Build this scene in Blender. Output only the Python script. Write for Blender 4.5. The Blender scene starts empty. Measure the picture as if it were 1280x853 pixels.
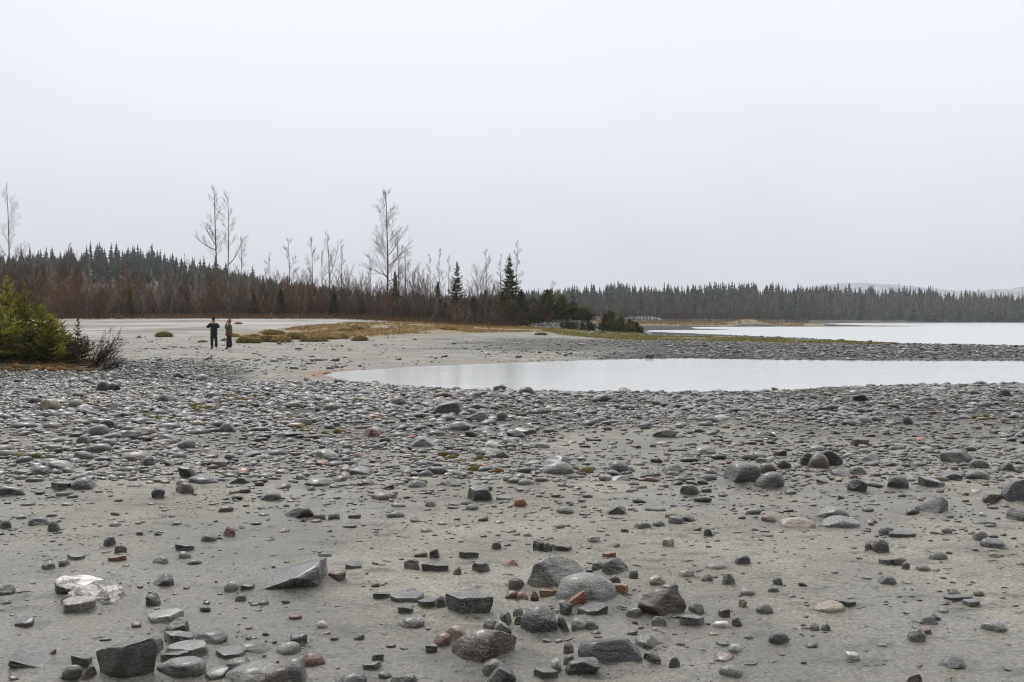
import bpy, bmesh, math, random
import numpy as np
from mathutils import Vector, Matrix

R = math.radians
SC = bpy.context.scene
COL = SC.collection
F = 1280 * 35 / 36.0            # focal length in photo pixels (35 mm lens)
EYE = 1.8
HOR = 398.0
PITCH = math.atan((426.5 - HOR) / F)
WATER = -0.08

# ------------------------------------------------------------------ small helpers
def sstep(a, b, x):
    t = np.clip((np.asarray(x, float) - a) / (b - a), 0, 1)
    return t * t * (3 - 2 * t)

_tab = np.random.RandomState(7).rand(256, 256)
def vnoise(x, y):
    x = np.asarray(x, float); y = np.asarray(y, float)
    xi = np.floor(x).astype(int); yi = np.floor(y).astype(int)
    fx = x - xi; fy = y - yi
    fx = fx * fx * (3 - 2 * fx); fy = fy * fy * (3 - 2 * fy)
    a = _tab[xi % 256, yi % 256]; b = _tab[(xi + 1) % 256, yi % 256]
    c = _tab[xi % 256, (yi + 1) % 256]; d = _tab[(xi + 1) % 256, (yi + 1) % 256]
    return (a * (1 - fx) + b * fx) * (1 - fy) + (c * (1 - fx) + d * fx) * fy
def fbm(x, y, o=3):
    s = 0; w = 1; t = 0
    for i in range(o):
        s = s + w * vnoise(x * 2 ** i + 17.3 * i, y * 2 ** i + 5.1 * i); t += w; w *= .5
    return s / t

def mesh_from(name, V, faces, cols=None, smooth=True):
    """faces: list of (m,k) int arrays."""
    me = bpy.data.meshes.new(name)
    V = np.asarray(V, np.float32)
    me.vertices.add(len(V)); me.vertices.foreach_set('co', V.ravel())
    faces = [np.asarray(f, np.int32) for f in faces if len(f)]
    loops = np.concatenate([f.ravel() for f in faces])
    tot = np.concatenate([np.full(len(f), f.shape[1], np.int32) for f in faces])
    start = np.concatenate([[0], np.cumsum(tot)[:-1]]).astype(np.int32)
    me.loops.add(len(loops)); me.loops.foreach_set('vertex_index', loops)
    me.polygons.add(len(tot)); me.polygons.foreach_set('loop_start', start)
    try: me.polygons.foreach_set('loop_total', tot)
    except Exception: pass
    me.polygons.foreach_set('use_smooth', np.full(len(tot), smooth, bool))
    me.update(calc_edges=True)
    if cols is not None:
        for an, arr in cols.items():
            at = me.color_attributes.new(an, 'FLOAT_COLOR', 'POINT')
            at.data.foreach_set('color', np.asarray(arr, np.float32).ravel())
    return me

def link(name, me, mat=None, parent=None, loc=None, rz=0.0):
    o = bpy.data.objects.new(name, me); COL.objects.link(o)
    if mat is not None and me is not None and not me.materials:
        for m in (mat if isinstance(mat, (list, tuple)) else [mat]): me.materials.append(m)
    if parent is not None: o.parent = parent
    if loc is not None: o.location = loc
    if rz: o.rotation_euler = (0, 0, rz)
    return o

def tag(o, label=None, cat=None, group=None, kind=None):
    if label: o['label'] = label
    if cat: o['category'] = cat
    if group: o['group'] = group
    if kind: o['kind'] = kind
    return o

def empty(name, loc, rz=0.0):
    return link(name, None, loc=loc, rz=rz)

class MB:
    """collects tubes and blades for one mesh"""
    def __init__(s): s.v = []; s.t = []; s.q = []; s.c = []; s.n = 0
    def add(s, V, tris=(), quads=(), col=(1, 1, 1, 1)):
        V = np.asarray(V, float).reshape(-1, 3)
        if len(tris): s.t.append(np.asarray(tris, int).reshape(-1, 3) + s.n)
        if len(quads): s.q.append(np.asarray(quads, int).reshape(-1, 4) + s.n)
        c = np.asarray(col, float)
        s.c.append(np.broadcast_to(c, (len(V), 4)) if c.ndim == 1 else c)
        s.v.append(V); s.n += len(V)
    def tube(s, P, rad, k=4, col=(1, 1, 1, 1)):
        P = np.asarray(P, float); n = len(P)
        T = np.gradient(P, axis=0); T /= np.linalg.norm(T, axis=1)[:, None] + 1e-9
        ref = np.array([1., 0, 0]) if abs(T[0, 0]) < .8 else np.array([0, 1., 0])
        A = np.cross(T, ref); A /= np.linalg.norm(A, axis=1)[:, None] + 1e-9
        B = np.cross(T, A)
        an = np.arange(k) * 2 * math.pi / k
        rad = np.asarray(rad, float)
        V = P[:, None, :] + rad[:, None, None] * (A[:, None, :] * np.cos(an)[None, :, None] + B[:, None, :] * np.sin(an)[None, :, None])
        q = []
        for i in range(n - 1):
            for j in range(k):
                q.append((i * k + j, i * k + (j + 1) % k, (i + 1) * k + (j + 1) % k, (i + 1) * k + j))
        s.add(V.reshape(-1, 3), quads=q, col=col)
    def build(s, name, smooth=True):
        fs = []
        if s.t: fs.append(np.concatenate(s.t))
        if s.q: fs.append(np.concatenate(s.q))
        return mesh_from(name, np.concatenate(s.v), fs, {'Col': np.concatenate(s.c)}, smooth)

# ------------------------------------------------------------------ camera and projection helpers
cam = bpy.data.cameras.new('camera'); cam.lens = 35; cam.sensor_width = 36; cam.clip_end = 30000; cam.clip_start = .05
co = bpy.data.objects.new('camera', cam); COL.objects.link(co)
co.location = (0, 0, EYE); co.rotation_euler = (math.pi / 2 - PITCH, 0, 0)
SC.camera = co

def ray(px, py):
    cx = (px - 640) / F; cy = (426.5 - py) / F
    return np.array([cx, math.cos(PITCH) + cy * math.sin(PITCH), -math.sin(PITCH) + cy * math.cos(PITCH)])
def P(px, py, z=0.0):
    d = ray(px, py); t = (z - EYE) / d[2]
    return d[0] * t, d[1] * t
def px_of(x, y): return 640 + F * np.asarray(x) / np.maximum(np.asarray(y), .1)
def py_of(y, z=0.0): return HOR + F * (EYE - z) / np.maximum(np.asarray(y), .1)

# ------------------------------------------------------------------ terrain
pond_px = [(408, 470), (416, 466), (450, 463.2), (500, 460), (560, 457), (640, 454), (720, 451), (800, 448.6), (860, 448.2), (960, 449.8), (1100, 451), (1280, 451.5), (1600, 451.5), (1600, 477),
           (1280, 480), (1200, 481), (1120, 482.5), (1060, 484), (1000, 486.5), (960, 488.5), (900, 490.5), (800, 490.8), (700, 491), (640, 489.5), (580, 487.5), (520, 484), (470, 479.5), (430, 474.5)]
POND = np.array([P(a, b, WATER) for a, b in pond_px])
lake_pd = [(2600, 58), (1700, 61), (1500, 63), (1280, 67), (1137, 73), (1025, 90), (912, 111), (850, 128), (808, 143), (815, 155), (850, 158), (905, 162), (915, 166), (905, 172), (870, 180),
           (866, 212), (900, 218), (1000, 222), (1080, 226), (1160, 231), (1080, 240), (1020, 255), (1000, 290), (1030, 340), (1060, 390), (1200, 420), (1400, 420), (1800, 420), (2600, 330)]
LAKE = np.array([((a - 640) / F * d, d) for a, d in lake_pd])

def sdf(poly, x, y):
    """signed distance, positive outside"""
    d = np.full(x.shape, 1e18); inside = np.zeros(x.shape, bool)
    n = len(poly)
    for i in range(n):
        a = poly[i]; b = poly[(i + 1) % n]
        ex, ey = b - a
        wx = x - a[0]; wy = y - a[1]
        t = np.clip((wx * ex + wy * ey) / (ex * ex + ey * ey), 0, 1)
        d = np.minimum(d, (wx - ex * t) ** 2 + (wy - ey * t) ** 2)
        c = ((a[1] <= y) != (b[1] <= y))
        with np.errstate(divide='ignore', invalid='ignore'):
            xi = a[0] + (y - a[1]) / (ey if ey else 1e-12) * ex
        inside ^= c & (x < xi)
    d = np.sqrt(d)
    return np.where(inside, -d, d)

BW = ([-2000, 430, 520, 600, 690, 770, 830], [1, 1, .78, .55, .42, .1, 0])
HG = ([-1500, -200, 0, 150, 260, 350, 480, 700, 800, 3000], [14, 17, 20, 20.5, 16, 10, 5, 2, .8, .4])
def height(x, y, full=False):
    x = np.asarray(x, float); y = np.asarray(y, float)
    shp = x.shape; x = x.ravel(); y = y.ravel()
    r = np.hypot(x, y)
    front = y > 1
    pxa = np.where(front, px_of(x, np.maximum(y, 1)), np.where(x < 0, -2000, 3500))
    near = (r < 900) & front
    s1 = np.full(x.shape, 200.0); s2 = np.full(x.shape, 200.0)
    s1[near] = sdf(POND, x[near], y[near]); s2[near] = sdf(LAKE, x[near], y[near])
    wob = (fbm(x * .9, y * .9, 2) - .5) * .5 * sstep(15, 40, r) + (fbm(x * .15 + 9, y * .15, 2) - .5) * 2.0 * sstep(60, 120, r)
    s = np.minimum(s1 + (fbm(x * 1.1, y * 1.1, 2) - .5) * .5, s2 + wob)
    z = np.where(s > 0, WATER + (0 - WATER) * (1 - np.exp(-np.maximum(s, 0) / 1.3)), WATER + .12 * s)
    z = np.maximum(z, -1.2)
    land = sstep(0, 3, s)
    z = z + land * (.05 * (fbm(x * .25, y * .25, 3) - .5) + .022 * (fbm(x * 1.3, y * 1.3, 3) - .5)) * (1 + sstep(40, 100, r))
    # bank that rises towards the thicket
    w = np.interp(pxa, BW[0], BW[1])
    z = z + 1.85 * w * sstep(66, 108, y) * sstep(0, 25, s2)
    # gravel mound that ends in the lake
    mx = (712 - 640) / F * 120
    z = z + 1.35 * np.exp(-((x - mx) / np.where(x > mx, 5.0, 5.5)) ** 2 - ((y - 121) / np.where(y < 121, 8.0, 14.0)) ** 2) * sstep(-.5, 3, s2)
    # mossy bank that carries the young spruces
    z = z + .55 * np.exp(-((x + 18.3) / np.where(x > -18.3, 2.6, 6.0)) ** 2 - ((y - 36.8) / np.where(y < 36.8, 1.6, 3.0)) ** 2)
    # spit and its little hill
    z = z + sstep(205, 245, y) * sstep(0, 18, s2) * .75 * (pxa > 600)
    hx = (939 - 640) / F * 230
    z = z + 1.15 * np.exp(-((x - hx) / 4.2) ** 2 - ((y - 231) / 8) ** 2) * sstep(0, 4, s2)
    # hill behind the thicket
    hg = np.interp(pxa, HG[0], HG[1])
    z = z + hg * sstep(190, 430, y) * sstep(5, 60, s2)
    z = z + 14 * sstep(500, 900, y) * sstep(-50, 300, s2)
    z = z.reshape(shp)
    if full: return z, s1.reshape(shp), s2.reshape(shp), pxa.reshape(shp)
    return z
def hz(x, y): return float(height(np.array([x]), np.array([y]))[0])
def G(px, py):
    """terrain point seen at a pixel (near, flat ground)"""
    z = 0.0
    for _ in range(5):
        x, y = P(px, py, z); z = hz(x, y)
    return x, y, z
def AT(px, d):
    x = (px - 640) / F * d
    return x, d, hz(x, d)

# ------------------------------------------------------------------ node helpers
def newmat(name):
    m = bpy.data.materials.new(name); m.use_nodes = True
    nt = m.node_tree; nt.nodes.clear()
    out = nt.nodes.new('ShaderNodeOutputMaterial')
    b = nt.nodes.new('ShaderNodeBsdfPrincipled')
    nt.links.new(b.outputs[0], out.inputs['Surface'])
    return m, nt, b
class NT:
    def __init__(s, nt): s.nt = nt
    def n(s, t, **kw):
        nd = s.nt.nodes.new(t)
        for k, v in kw.items(): setattr(nd, k, v)
        return nd
    def put(s, sock, v):
        if isinstance(v, bpy.types.NodeSocket): s.nt.links.new(v, sock)
        elif v is not None:
            if isinstance(v, (tuple, list)) and len(v) == 3 and sock.type == 'RGBA': v = (*v, 1)
            sock.default_value = v
    def math(s, op, a, b=None, c=None):
        nd = s.n('ShaderNodeMath', operation=op)
        s.put(nd.inputs[0], a); s.put(nd.inputs[1], b); s.put(nd.inputs[2], c)
        return nd.outputs[0]
    def mix(s, f, a, b, blend='MIX'):
        nd = s.n('ShaderNodeMix', data_type='RGBA', blend_type=blend)
        s.put(nd.inputs[0], f); s.put(nd.inputs[6], a); s.put(nd.inputs[7], b)
        return nd.outputs[2]
    def coord(s, scale=(1, 1, 1), which='Object', rot=(0, 0, 0)):
        tc = s.n('ShaderNodeTexCoord'); mp = s.n('ShaderNodeMapping')
        mp.inputs['Scale'].default_value = scale; mp.inputs['Rotation'].default_value = rot
        s.nt.links.new(tc.outputs[which], mp.inputs[0]); return mp.outputs[0]
    def noise(s, vec, scale, detail=3, rough=.55):
        nd = s.n('ShaderNodeTexNoise'); s.put(nd.inputs['Vector'], vec)
        nd.inputs['Scale'].default_value = scale; nd.inputs['Detail'].default_value = detail; nd.inputs['Roughness'].default_value = rough
        return nd.outputs['Fac']
    def ramp(s, f, a, b, lo=0.0, hi=1.0):
        nd = s.n('ShaderNodeMapRange', interpolation_type='SMOOTHSTEP'); s.put(nd.inputs[0], f)
        nd.inputs[1].default_value = a; nd.inputs[2].default_value = b; nd.inputs[3].default_value = lo; nd.inputs[4].default_value = hi
        return nd.outputs[0]
    def attr(s, name):
        nd = s.n('ShaderNodeAttribute', attribute_name=name); return nd
    def bump(s, h, dist, strength=1.0, prev=None):
        nd = s.n('ShaderNodeBump'); nd.inputs['Strength'].default_value = strength; nd.inputs['Distance'].default_value = dist
        s.put(nd.inputs['Height'], h); s.put(nd.inputs['Normal'], prev) if prev is not None else None
        return nd.outputs[0]
    def scale_col(s, c, f):
        nd = s.n('ShaderNodeVectorMath', operation='SCALE'); s.put(nd.inputs[0], c); s.put(nd.inputs['Scale'], f); return nd.outputs[0]

# ------------------------------------------------------------------ materials
def ground_material():
    m, nt, b = newmat('sand_and_gravel'); N = NT(nt)
    co_ = N.coord(); st = N.coord((.75, 1.35, 1))
    za = N.attr('zone_a'); zb = N.attr('zone_b')
    sa = N.n('ShaderNodeSeparateColor'); nt.links.new(za.outputs['Color'], sa.inputs[0])
    sb = N.n('ShaderNodeSeparateColor'); nt.links.new(zb.outputs['Color'], sb.inputs[0])
    silt, gravel, green, tan = sa.outputs[0], sa.outputs[1], sa.outputs[2], za.outputs['Alpha']
    rust, wet, moss = sb.outputs[0], sb.outputs[1], sb.outputs[2]
    big = N.noise(co_, .55, 4); mid = N.noise(st, 3.2, 5, .6); fine = N.noise(co_, 38, 4, .7); grit = N.noise(co_, 120, 3, .7)
    sand = N.mix(N.ramp(big, .35, .68), (.214, .206, .174), (.308, .298, .255))
    sand = N.mix(N.ramp(mid, .50, .72), sand, (.142, .138, .122))
    sand = N.scale_col(sand, N.math('MULTIPLY', N.ramp(fine, .25, .75, .6, 1.34), N.ramp(grit, .2, .8, .74, 1.24)))
    # dark flecks of slate grit and plant scraps, in drift lines
    fl = N.noise(N.coord((.8, 1.2, 1)), 33, 3, .65)
    drift = N.ramp(N.noise(st, 1.6, 3), .45, .68)
    flk = N.math('MULTIPLY', N.ramp(fl, .61, .68), N.math('ADD', N.math('MULTIPLY', drift, .55), .42))
    sand = N.mix(flk, sand, (.055, .05, .042))
    pale = N.ramp(N.noise(co_, 44, 2), .70, .76, 0, .6)
    sand = N.mix(pale, sand, (.36, .35, .325))
    # silt flat
    sil = N.mix(N.ramp(N.noise(N.coord((.08, .5, 1)), 1.1, 4), .4, .62), (.40, .39, .365), (.17, .155, .13))
    c = N.mix(silt, sand, sil)
    # gravel bed
    vo = N.n('ShaderNodeTexVoronoi'); nt.links.new(co_, vo.inputs['Vector']); vo.inputs['Scale'].default_value = 11; vo.inputs['Randomness'].default_value = 1
    sv = N.n('ShaderNodeSeparateColor'); nt.links.new(vo.outputs['Color'], sv.inputs[0])
    gcol = N.mix(sv.outputs[0], (.05, .05, .05), (.25, .247, .24))
    gcol = N.mix(N.ramp(sv.outputs[1], .88, .9), gcol, (.24, .13, .08))
    gcol = N.mix(N.ramp(vo.outputs['Distance'], .045, .075), gcol, (.04, .038, .034))
    c = N.mix(gravel, c, gcol)
    gr = N.mix(N.noise(co_, 2.5, 5), (.10, .105, .03), (.20, .19, .065))
    c = N.mix(N.math('MULTIPLY', green, N.ramp(N.noise(co_, 1.2, 5, .7), .3, .6)), c, gr)
    tn = N.mix(N.noise(co_, 2.0, 5), (.13, .09, .04), (.29, .215, .105))
    c = N.mix(N.math('MULTIPLY', tan, N.ramp(N.noise(co_, .9, 5, .7), .25, .5)), c, tn)
    c = N.mix(N.math('MULTIPLY', rust, N.ramp(N.noise(co_, 3, 4), .3, .6, .3, 1)), c, (.26, .12, .06))
    c = N.mix(N.math('MULTIPLY', moss, N.ramp(N.noise(co_, 5, 4, .7), .45, .6)), c, (.085, .08, .018))
    c = N.mix(zb.outputs['Alpha'], c, (.05, .04, .028))
    c = N.scale_col(c, N.math('SUBTRACT', 1.0, N.math('MULTIPLY', wet, .42)))
    nt.links.new(c, b.inputs['Base Color'])
    nt.links.new(N.math('SUBTRACT', .82, N.math('MULTIPLY', wet, .42)), b.inputs['Roughness'])
    b.inputs['Specular IOR Level'].default_value = .35
    h = N.math('ADD', N.math('MULTIPLY', N.noise(st, 5, 5, .65), 1.0), N.math('MULTIPLY', fine, .35))
    h = N.math('SUBTRACT', h, N.math('MULTIPLY', flk, -.25))
    n1 = N.bump(h, .035, .9)
    n2 = N.bump(N.math('MULTIPLY', vo.outputs['Distance'], N.math('MULTIPLY', gravel, -1)), .25, .9, n1)
    nt.links.new(n2, b.inputs['Normal'])
    return m

def stone_material():
    m, nt, b = newmat('wet_stone'); N = NT(nt)
    a = N.attr('Col'); co_ = N.coord()
    oi = N.n('ShaderNodeObjectInfo')
    off = N.n('ShaderNodeVectorMath', operation='ADD'); nt.links.new(co_, off.inputs[0])
    sc = N.n('ShaderNodeCombineXYZ'); nt.links.new(N.math('MULTIPLY', oi.outputs['Random'], 40), sc.inputs[0]); nt.links.new(sc.outputs[0], off.inputs[1])
    v = off.outputs[0]
    mp = N.n('ShaderNodeMapping'); nt.links.new(v, mp.inputs[0]); mp.inputs['Scale'].default_value = (1, 1, 4.5); mp.inputs['Rotation'].default_value = (.3, .45, .4)
    n1 = N.noise(v, 7, 5, .65); n2 = N.noise(v, 55, 4, .7); n3 = N.noise(mp.outputs[0], 9, 5, .6)
    c = N.scale_col(a.outputs['Color'], N.math('MULTIPLY', N.ramp(n1, .3, .7, .5, 1.5), N.math('MULTIPLY', N.ramp(n2, .3, .7, .55, 1.45), N.ramp(n3, .35, .65, .8, 1.18))))
    # pale lichen and mineral specks: amount in the colour's alpha
    al = a.outputs['Alpha']
    spk = N.math('MULTIPLY', N.ramp(N.noise(v, 90, 3, .75), .52, .62), N.ramp(N.noise(v, 10, 3), .35, .6, .25, 1))
    spk = N.math('MULTIPLY', spk, N.math('MINIMUM', al, .8))
    c = N.mix(spk, c, (.34, .335, .32))
    tcn = N.n('ShaderNodeTexCoord'); sn = N.n('ShaderNodeSeparateXYZ'); nt.links.new(tcn.outputs['Normal'], sn.inputs[0])
    patch = N.math('MULTIPLY', N.math('MULTIPLY', N.ramp(al, .9, 1.0), N.ramp(sn.outputs[2], .25, .5)), N.ramp(N.noise(v, 9, 7, .8), .46, .55))
    # the white rocks carry a pale mineral face on their bedding plane
    c = N.mix(patch, c, N.mix(N.ramp(N.noise(v, 21, 4), .5, .62), (.50, .475, .45), (.28, .20, .165)))
    # paler tone on the upper faces, and silt splashed on the foot, in patches
    film = N.math('MULTIPLY', N.ramp(sn.outputs[2], .2, .85), N.ramp(N.noise(v, 14, 6, .75), .48, .70, 0, .4))
    c = N.mix(film, c, (.235, .228, .205))
    sp = N.n('ShaderNodeSeparateXYZ'); nt.links.new(co_, sp.inputs[0])
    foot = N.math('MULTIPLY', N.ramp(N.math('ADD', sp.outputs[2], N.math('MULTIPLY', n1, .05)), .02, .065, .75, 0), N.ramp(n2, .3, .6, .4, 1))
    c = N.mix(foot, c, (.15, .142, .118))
    # thin veins
    wv = N.n('ShaderNodeTexWave', wave_type='BANDS'); nt.links.new(mp.outputs[0], wv.inputs['Vector']); wv.inputs['Scale'].default_value = 5; wv.inputs['Distortion'].default_value = 6; wv.inputs['Detail'].default_value = 3
    vein = N.math('MULTIPLY', N.ramp(wv.outputs['Fac'], .93, .99), N.ramp(oi.outputs['Random'], .5, .8, 0, .35))
    c = N.mix(vein, c, (.36, .35, .33))
    nt.links.new(c, b.inputs['Base Color'])
    nt.links.new(N.ramp(n1, .3, .7, .26, .52), b.inputs['Roughness'])
    b.inputs['Specular IOR Level'].default_value = .5
    h = N.math('ADD', N.math('MULTIPLY', n3, .7), N.math('MULTIPLY', n2, .22))
    nt.links.new(N.bump(h, .03, .75), b.inputs['Normal'])
    b.inputs['Coat Weight'].default_value = .55; b.inputs['Coat Roughness'].default_value = .2; b.inputs['Coat IOR'].default_value = 1.36   # film of rain
    return m

def leaf_material(name, rough=.7, trans=.0, var=.25, hue=.0):
    m, nt, b = newmat(name); N = NT(nt)
    out_ = [n for n in nt.nodes if n.type == 'OUTPUT_MATERIAL'][0]
    a = N.attr('Col'); oi = N.n('ShaderNodeObjectInfo')
    c = N.scale_col(a.outputs['Color'], N.ramp(oi.outputs['Random'], 0, 1, 1 - var, 1 + var))
    if hue:
        hs = N.n('ShaderNodeHueSaturation'); nt.links.new(c, hs.inputs['Color'])
        wn = N.n('ShaderNodeTexWhiteNoise', noise_dimensions='1D'); nt.links.new(oi.outputs['Random'], wn.inputs['W'])
        nt.links.new(N.ramp(wn.outputs[0], 0, 1, .5 - hue, .5 + hue), hs.inputs['Hue']); c = hs.outputs[0]
    nt.links.new(c, b.inputs['Base Color']); b.inputs['Roughness'].default_value = rough
    b.inputs['Specular IOR Level'].default_value = .25
    if trans:
        tr = N.n('ShaderNodeBsdfTranslucent'); nt.links.new(c, tr.inputs['Color']); mx = N.n('ShaderNodeMixShader'); mx.inputs[0].default_value = trans
        nt.links.new(b.outputs[0], mx.inputs[1]); nt.links.new(tr.outputs[0], mx.inputs[2]); nt.links.new(mx.outputs[0], out_.inputs['Surface'])
    return m

def plain(name, col, rough=.8, nscale=20, amt=.25, bump=.0):
    m, nt, b = newmat(name); N = NT(nt)
    n = N.noise(N.coord(), nscale, 4, .6)
    nt.links.new(N.mix(n, tuple(x * (1 - amt) for x in col), tuple(x * (1 + amt) for x in col)), b.inputs['Base Color'])
    b.inputs['Roughness'].default_value = rough
    if bump: nt.links.new(N.bump(n, bump), b.inputs['Normal'])
    return m

def water_material(name, rip, col, rough):
    m, nt, b = newmat(name); N = NT(nt)
    b.inputs['Base Color'].default_value = (*col, 1); b.inputs['Roughness'].default_value = rough; b.inputs['IOR'].default_value = 1.333
    h = N.math('ADD', N.noise(N.coord((.5, 1.6, 1), rot=(0, 0, R(12))), 2.2, 4, .6), N.math('MULTIPLY', N.noise(N.coord((.25, 1.0, 1), rot=(0, 0, R(-8))), .8, 3), 1.2))
    nt.links.new(N.bump(h, rip), b.inputs['Normal'])
    return m

M = dict(
    ground=ground_material(), stone=stone_material(),
    needle=leaf_material('spruce_needles', .65, trans=.4, var=.22, hue=.015),
    farneedle=leaf_material('far_spruce_needles', .8, var=.35, hue=.03),
    twig=leaf_material('bare_twigs', .85, var=.3, hue=.012),
    bark=plain('bark', (.085, .072, .062), .9, 14, .45, .02),
    greybark=plain('grey_bark', (.12, .11, .10), .85, 10, .45, .01),
    grass=leaf_material('dry_grass', .8, trans=.35, var=.15),
    moss=plain('moss', (.10, .085, .02), .95, 7, .6, .05),
    pond=water_material('pond_water', .010, (.55, .57, .56), .13),
    lake=water_material('lake_water', .008, (.52, .55, .54), .22),
)

# ------------------------------------------------------------------ ground sheet (polar grid, finest ahead)
def build_ground():
    fr = np.arange(-39, 39.001, .16); rest = np.concatenate([np.arange(39.8, 90, 1.2), np.arange(90, 270, 3.0), np.arange(270, 320.5, 1.2)])
    ang = np.radians(np.concatenate([fr, rest]))
    rr = [1.2]
    while rr[-1] < 3300: rr.append(rr[-1] * (1.0105 if rr[-1] < 500 else 1.04))
    rr = np.array(rr)
    A, RR = np.meshgrid(ang, rr)
    X = RR * np.sin(A); Y = RR * np.cos(A)
    Z, s1, s2, pxa = height(X, Y, True)
    skirt = np.zeros_like(Z)
    for it in items:                       # silt banked up against the stones, and the scoured darker ring round them
        if it.W < .07 or it.y > 16: continue
        w_ = it.W * .5; d_ = it.D * .5; ex = w_ * 3 + .05
        i0, i1 = np.searchsorted(rr, [it.y - ex * 1.2, it.y * 1.12 + ex]); j0, j1 = np.searchsorted(ang[:len(fr)], [math.atan2(it.x - ex, it.y), math.atan2(it.x + ex, it.y)])
        sl = (slice(max(i0, 0), i1), slice(j0, j1)); q = np.sqrt(((X[sl] - it.x) / w_) ** 2 + ((Y[sl] - it.y) / d_) ** 2)
        q = q * (1 + .25 * (vnoise(X[sl] * 9, Y[sl] * 9) - .5))
        Z[sl] += it.H * .16 * (1 - sstep(.85, 1.5, q)) - min(.012, it.H * .1) * np.exp(-((q - 1.75) / .3) ** 2)
        skirt[sl] = np.maximum(skirt[sl], .8 * (1 - sstep(1.0, 1.9, q)))
    nA = len(ang); nR = len(rr)
    V = np.stack([X.ravel(), Y.ravel(), Z.ravel()], 1)
    V = np.vstack([V, [[0, 0, hz(0, .0)]]])
    i = np.arange(nR - 1)[:, None]; j = np.arange(nA)[None, :]; j2 = (j + 1) % nA
    Q = np.stack([i * nA + j, i * nA + j2, (i + 1) * nA + j2, (i + 1) * nA + j], -1).reshape(-1, 4)[:, ::-1]
    T = np.stack([np.full(nA, nR * nA), np.arange(nA), (np.arange(nA) + 1) % nA], 1)[:, ::-1]
    x = X; y = Y; pyf = py_of(np.maximum(Y, .5))
    n = fbm(x * .35, y * .35, 4); n2 = fbm(x * .12 + 3, y * .12, 3)
    ahead = Y > 0
    silt = sstep(74 + (n2 - .5) * 14, 86 + (n2 - .5) * 14, y) * (1 - sstep(470, 600, pxa)) * ahead
    silt = np.maximum(silt, sstep(58, 74, y + (n2 - .5) * 20) * (1 - sstep(360, 700, pxa)) * .35 * ahead)
    # gravel: left pebble bed, the bar between pond and lake, mound, shore of the pond
    gl = (1 - sstep(210, 330, pxa + (n - .5) * 160)) * sstep(19.5, 22.5, y + (n - .5) * 4) * (1 - sstep(36, 44, y + (n - .5) * 8))
    bar = sstep(690, 860, pxa + (n - .5) * 220) * sstep(42.5, 47, y) * (1 - sstep(300, 340, y)) * (y < 300)
    bar2 = sstep(470, 700, pxa + (n - .5) * 260) * sstep(50, 58, y) * (1 - sstep(76, 84, y)) * .55
    near = sstep(13, 20, y + (n - .5) * 5) * (1 - sstep(28, 29, y)) * .8 * (s1 > .0)
    mound = sstep(612, 650, pxa + (n - .5) * 40) * sstep(103, 109, y) * (1 - sstep(200, 240, y))
    gravel = np.clip(np.maximum.reduce([gl, bar, bar2, near, mound]), 0, 1) * ahead
    gd0 = np.interp(pxa, [660, 760, 900, 1010, 1120], [92, 84, 78, 72, 69]); gd1 = np.interp(pxa, [660, 800, 900, 1010, 1120], [103, 106, 100, 82, 73])
    green = sstep(620, 720, pxa) * (1 - sstep(1060, 1140, pxa)) * sstep(gd0 - 6, gd0 + 2, y + (n - .5) * 6) * (1 - sstep(gd1 - 2, gd1 + 4, y + (n - .5) * 6))
    td0 = np.interp(pxa, [240, 300, 420, 540, 690], [76, 71, 73, 80, 90]); td1 = np.interp(pxa, [240, 300, 420, 540, 690], [80, 82, 92, 104, 104])
    tan = sstep(255, 320, pxa + (n - .5) * 60) * (1 - sstep(650, 740, pxa)) * sstep(td0, td0 + 5, y + (n - .5) * 5) * (1 - sstep(td1 - 3, td1 + 3, y))
    tan = np.maximum(tan, ((y > 224) & (y < 300) & (pxa > 650) & (pxa < 1030)) * sstep(2, 6, s2))
    tan = np.maximum(tan, (1 - sstep(560, 640, pxa)) * sstep(104, 112, y) * .8) * ahead
    tan = np.maximum(tan, (y > 300) * .5 * (pxa < 640)); gravel = np.maximum(gravel, (y > 300) * (pxa > 1000) * .9)
    gravel = gravel * (1 - np.clip(np.maximum(tan, green * .7), 0, 1))
    rust = np.exp(-((s1 - .35) / .45) ** 2) * (1 - sstep(420, 470, pxa)) * (pxa > 300) * (y > 28)
    rust = np.maximum(rust, .4 * np.exp(-((s1 - .4) / .5) ** 2) * (y > 33) * (1 - sstep(560, 760, pxa)) * (pxa > 300))
    wet = np.exp(-np.maximum(s1, 0) / 1.0) * .6 + np.exp(-np.maximum(s2, 0) / 2.0) * .5
    wet = np.clip(wet + skirt * .8 + (s1 < 0) + .75 * sstep(.50, .66, fbm(x * .55 + 40, y * .4, 4)) * sstep(3, 5, y), 0, 1)
    moss = sstep(.55, .68, fbm(x * .5 + 71, y * .5, 3)) * sstep(16, 19, y) * (1 - sstep(25.5, 26, y)) * (1 - sstep(560, 700, pxa)) * .9
    za = np.stack([silt, gravel, green, tan], -1).reshape(-1, 4); soil = np.maximum(sstep(108, 113, y) * (pxa < 625), (y > 264) * 1.0) * ahead; soil = np.maximum(soil, (y > 425) * 1.0)
    zb = np.stack([rust, wet, moss, soil], -1).reshape(-1, 4)
    za = np.vstack([za, [[0, 0, 0, 0]]]); zb = np.vstack([zb, [[0, 0, 0, 0]]])
    me = mesh_from('ground', V, [Q, T], {'zone_a': za, 'zone_b': zb})
    tag(link('ground', me, M['ground']), kind='structure')

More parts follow.
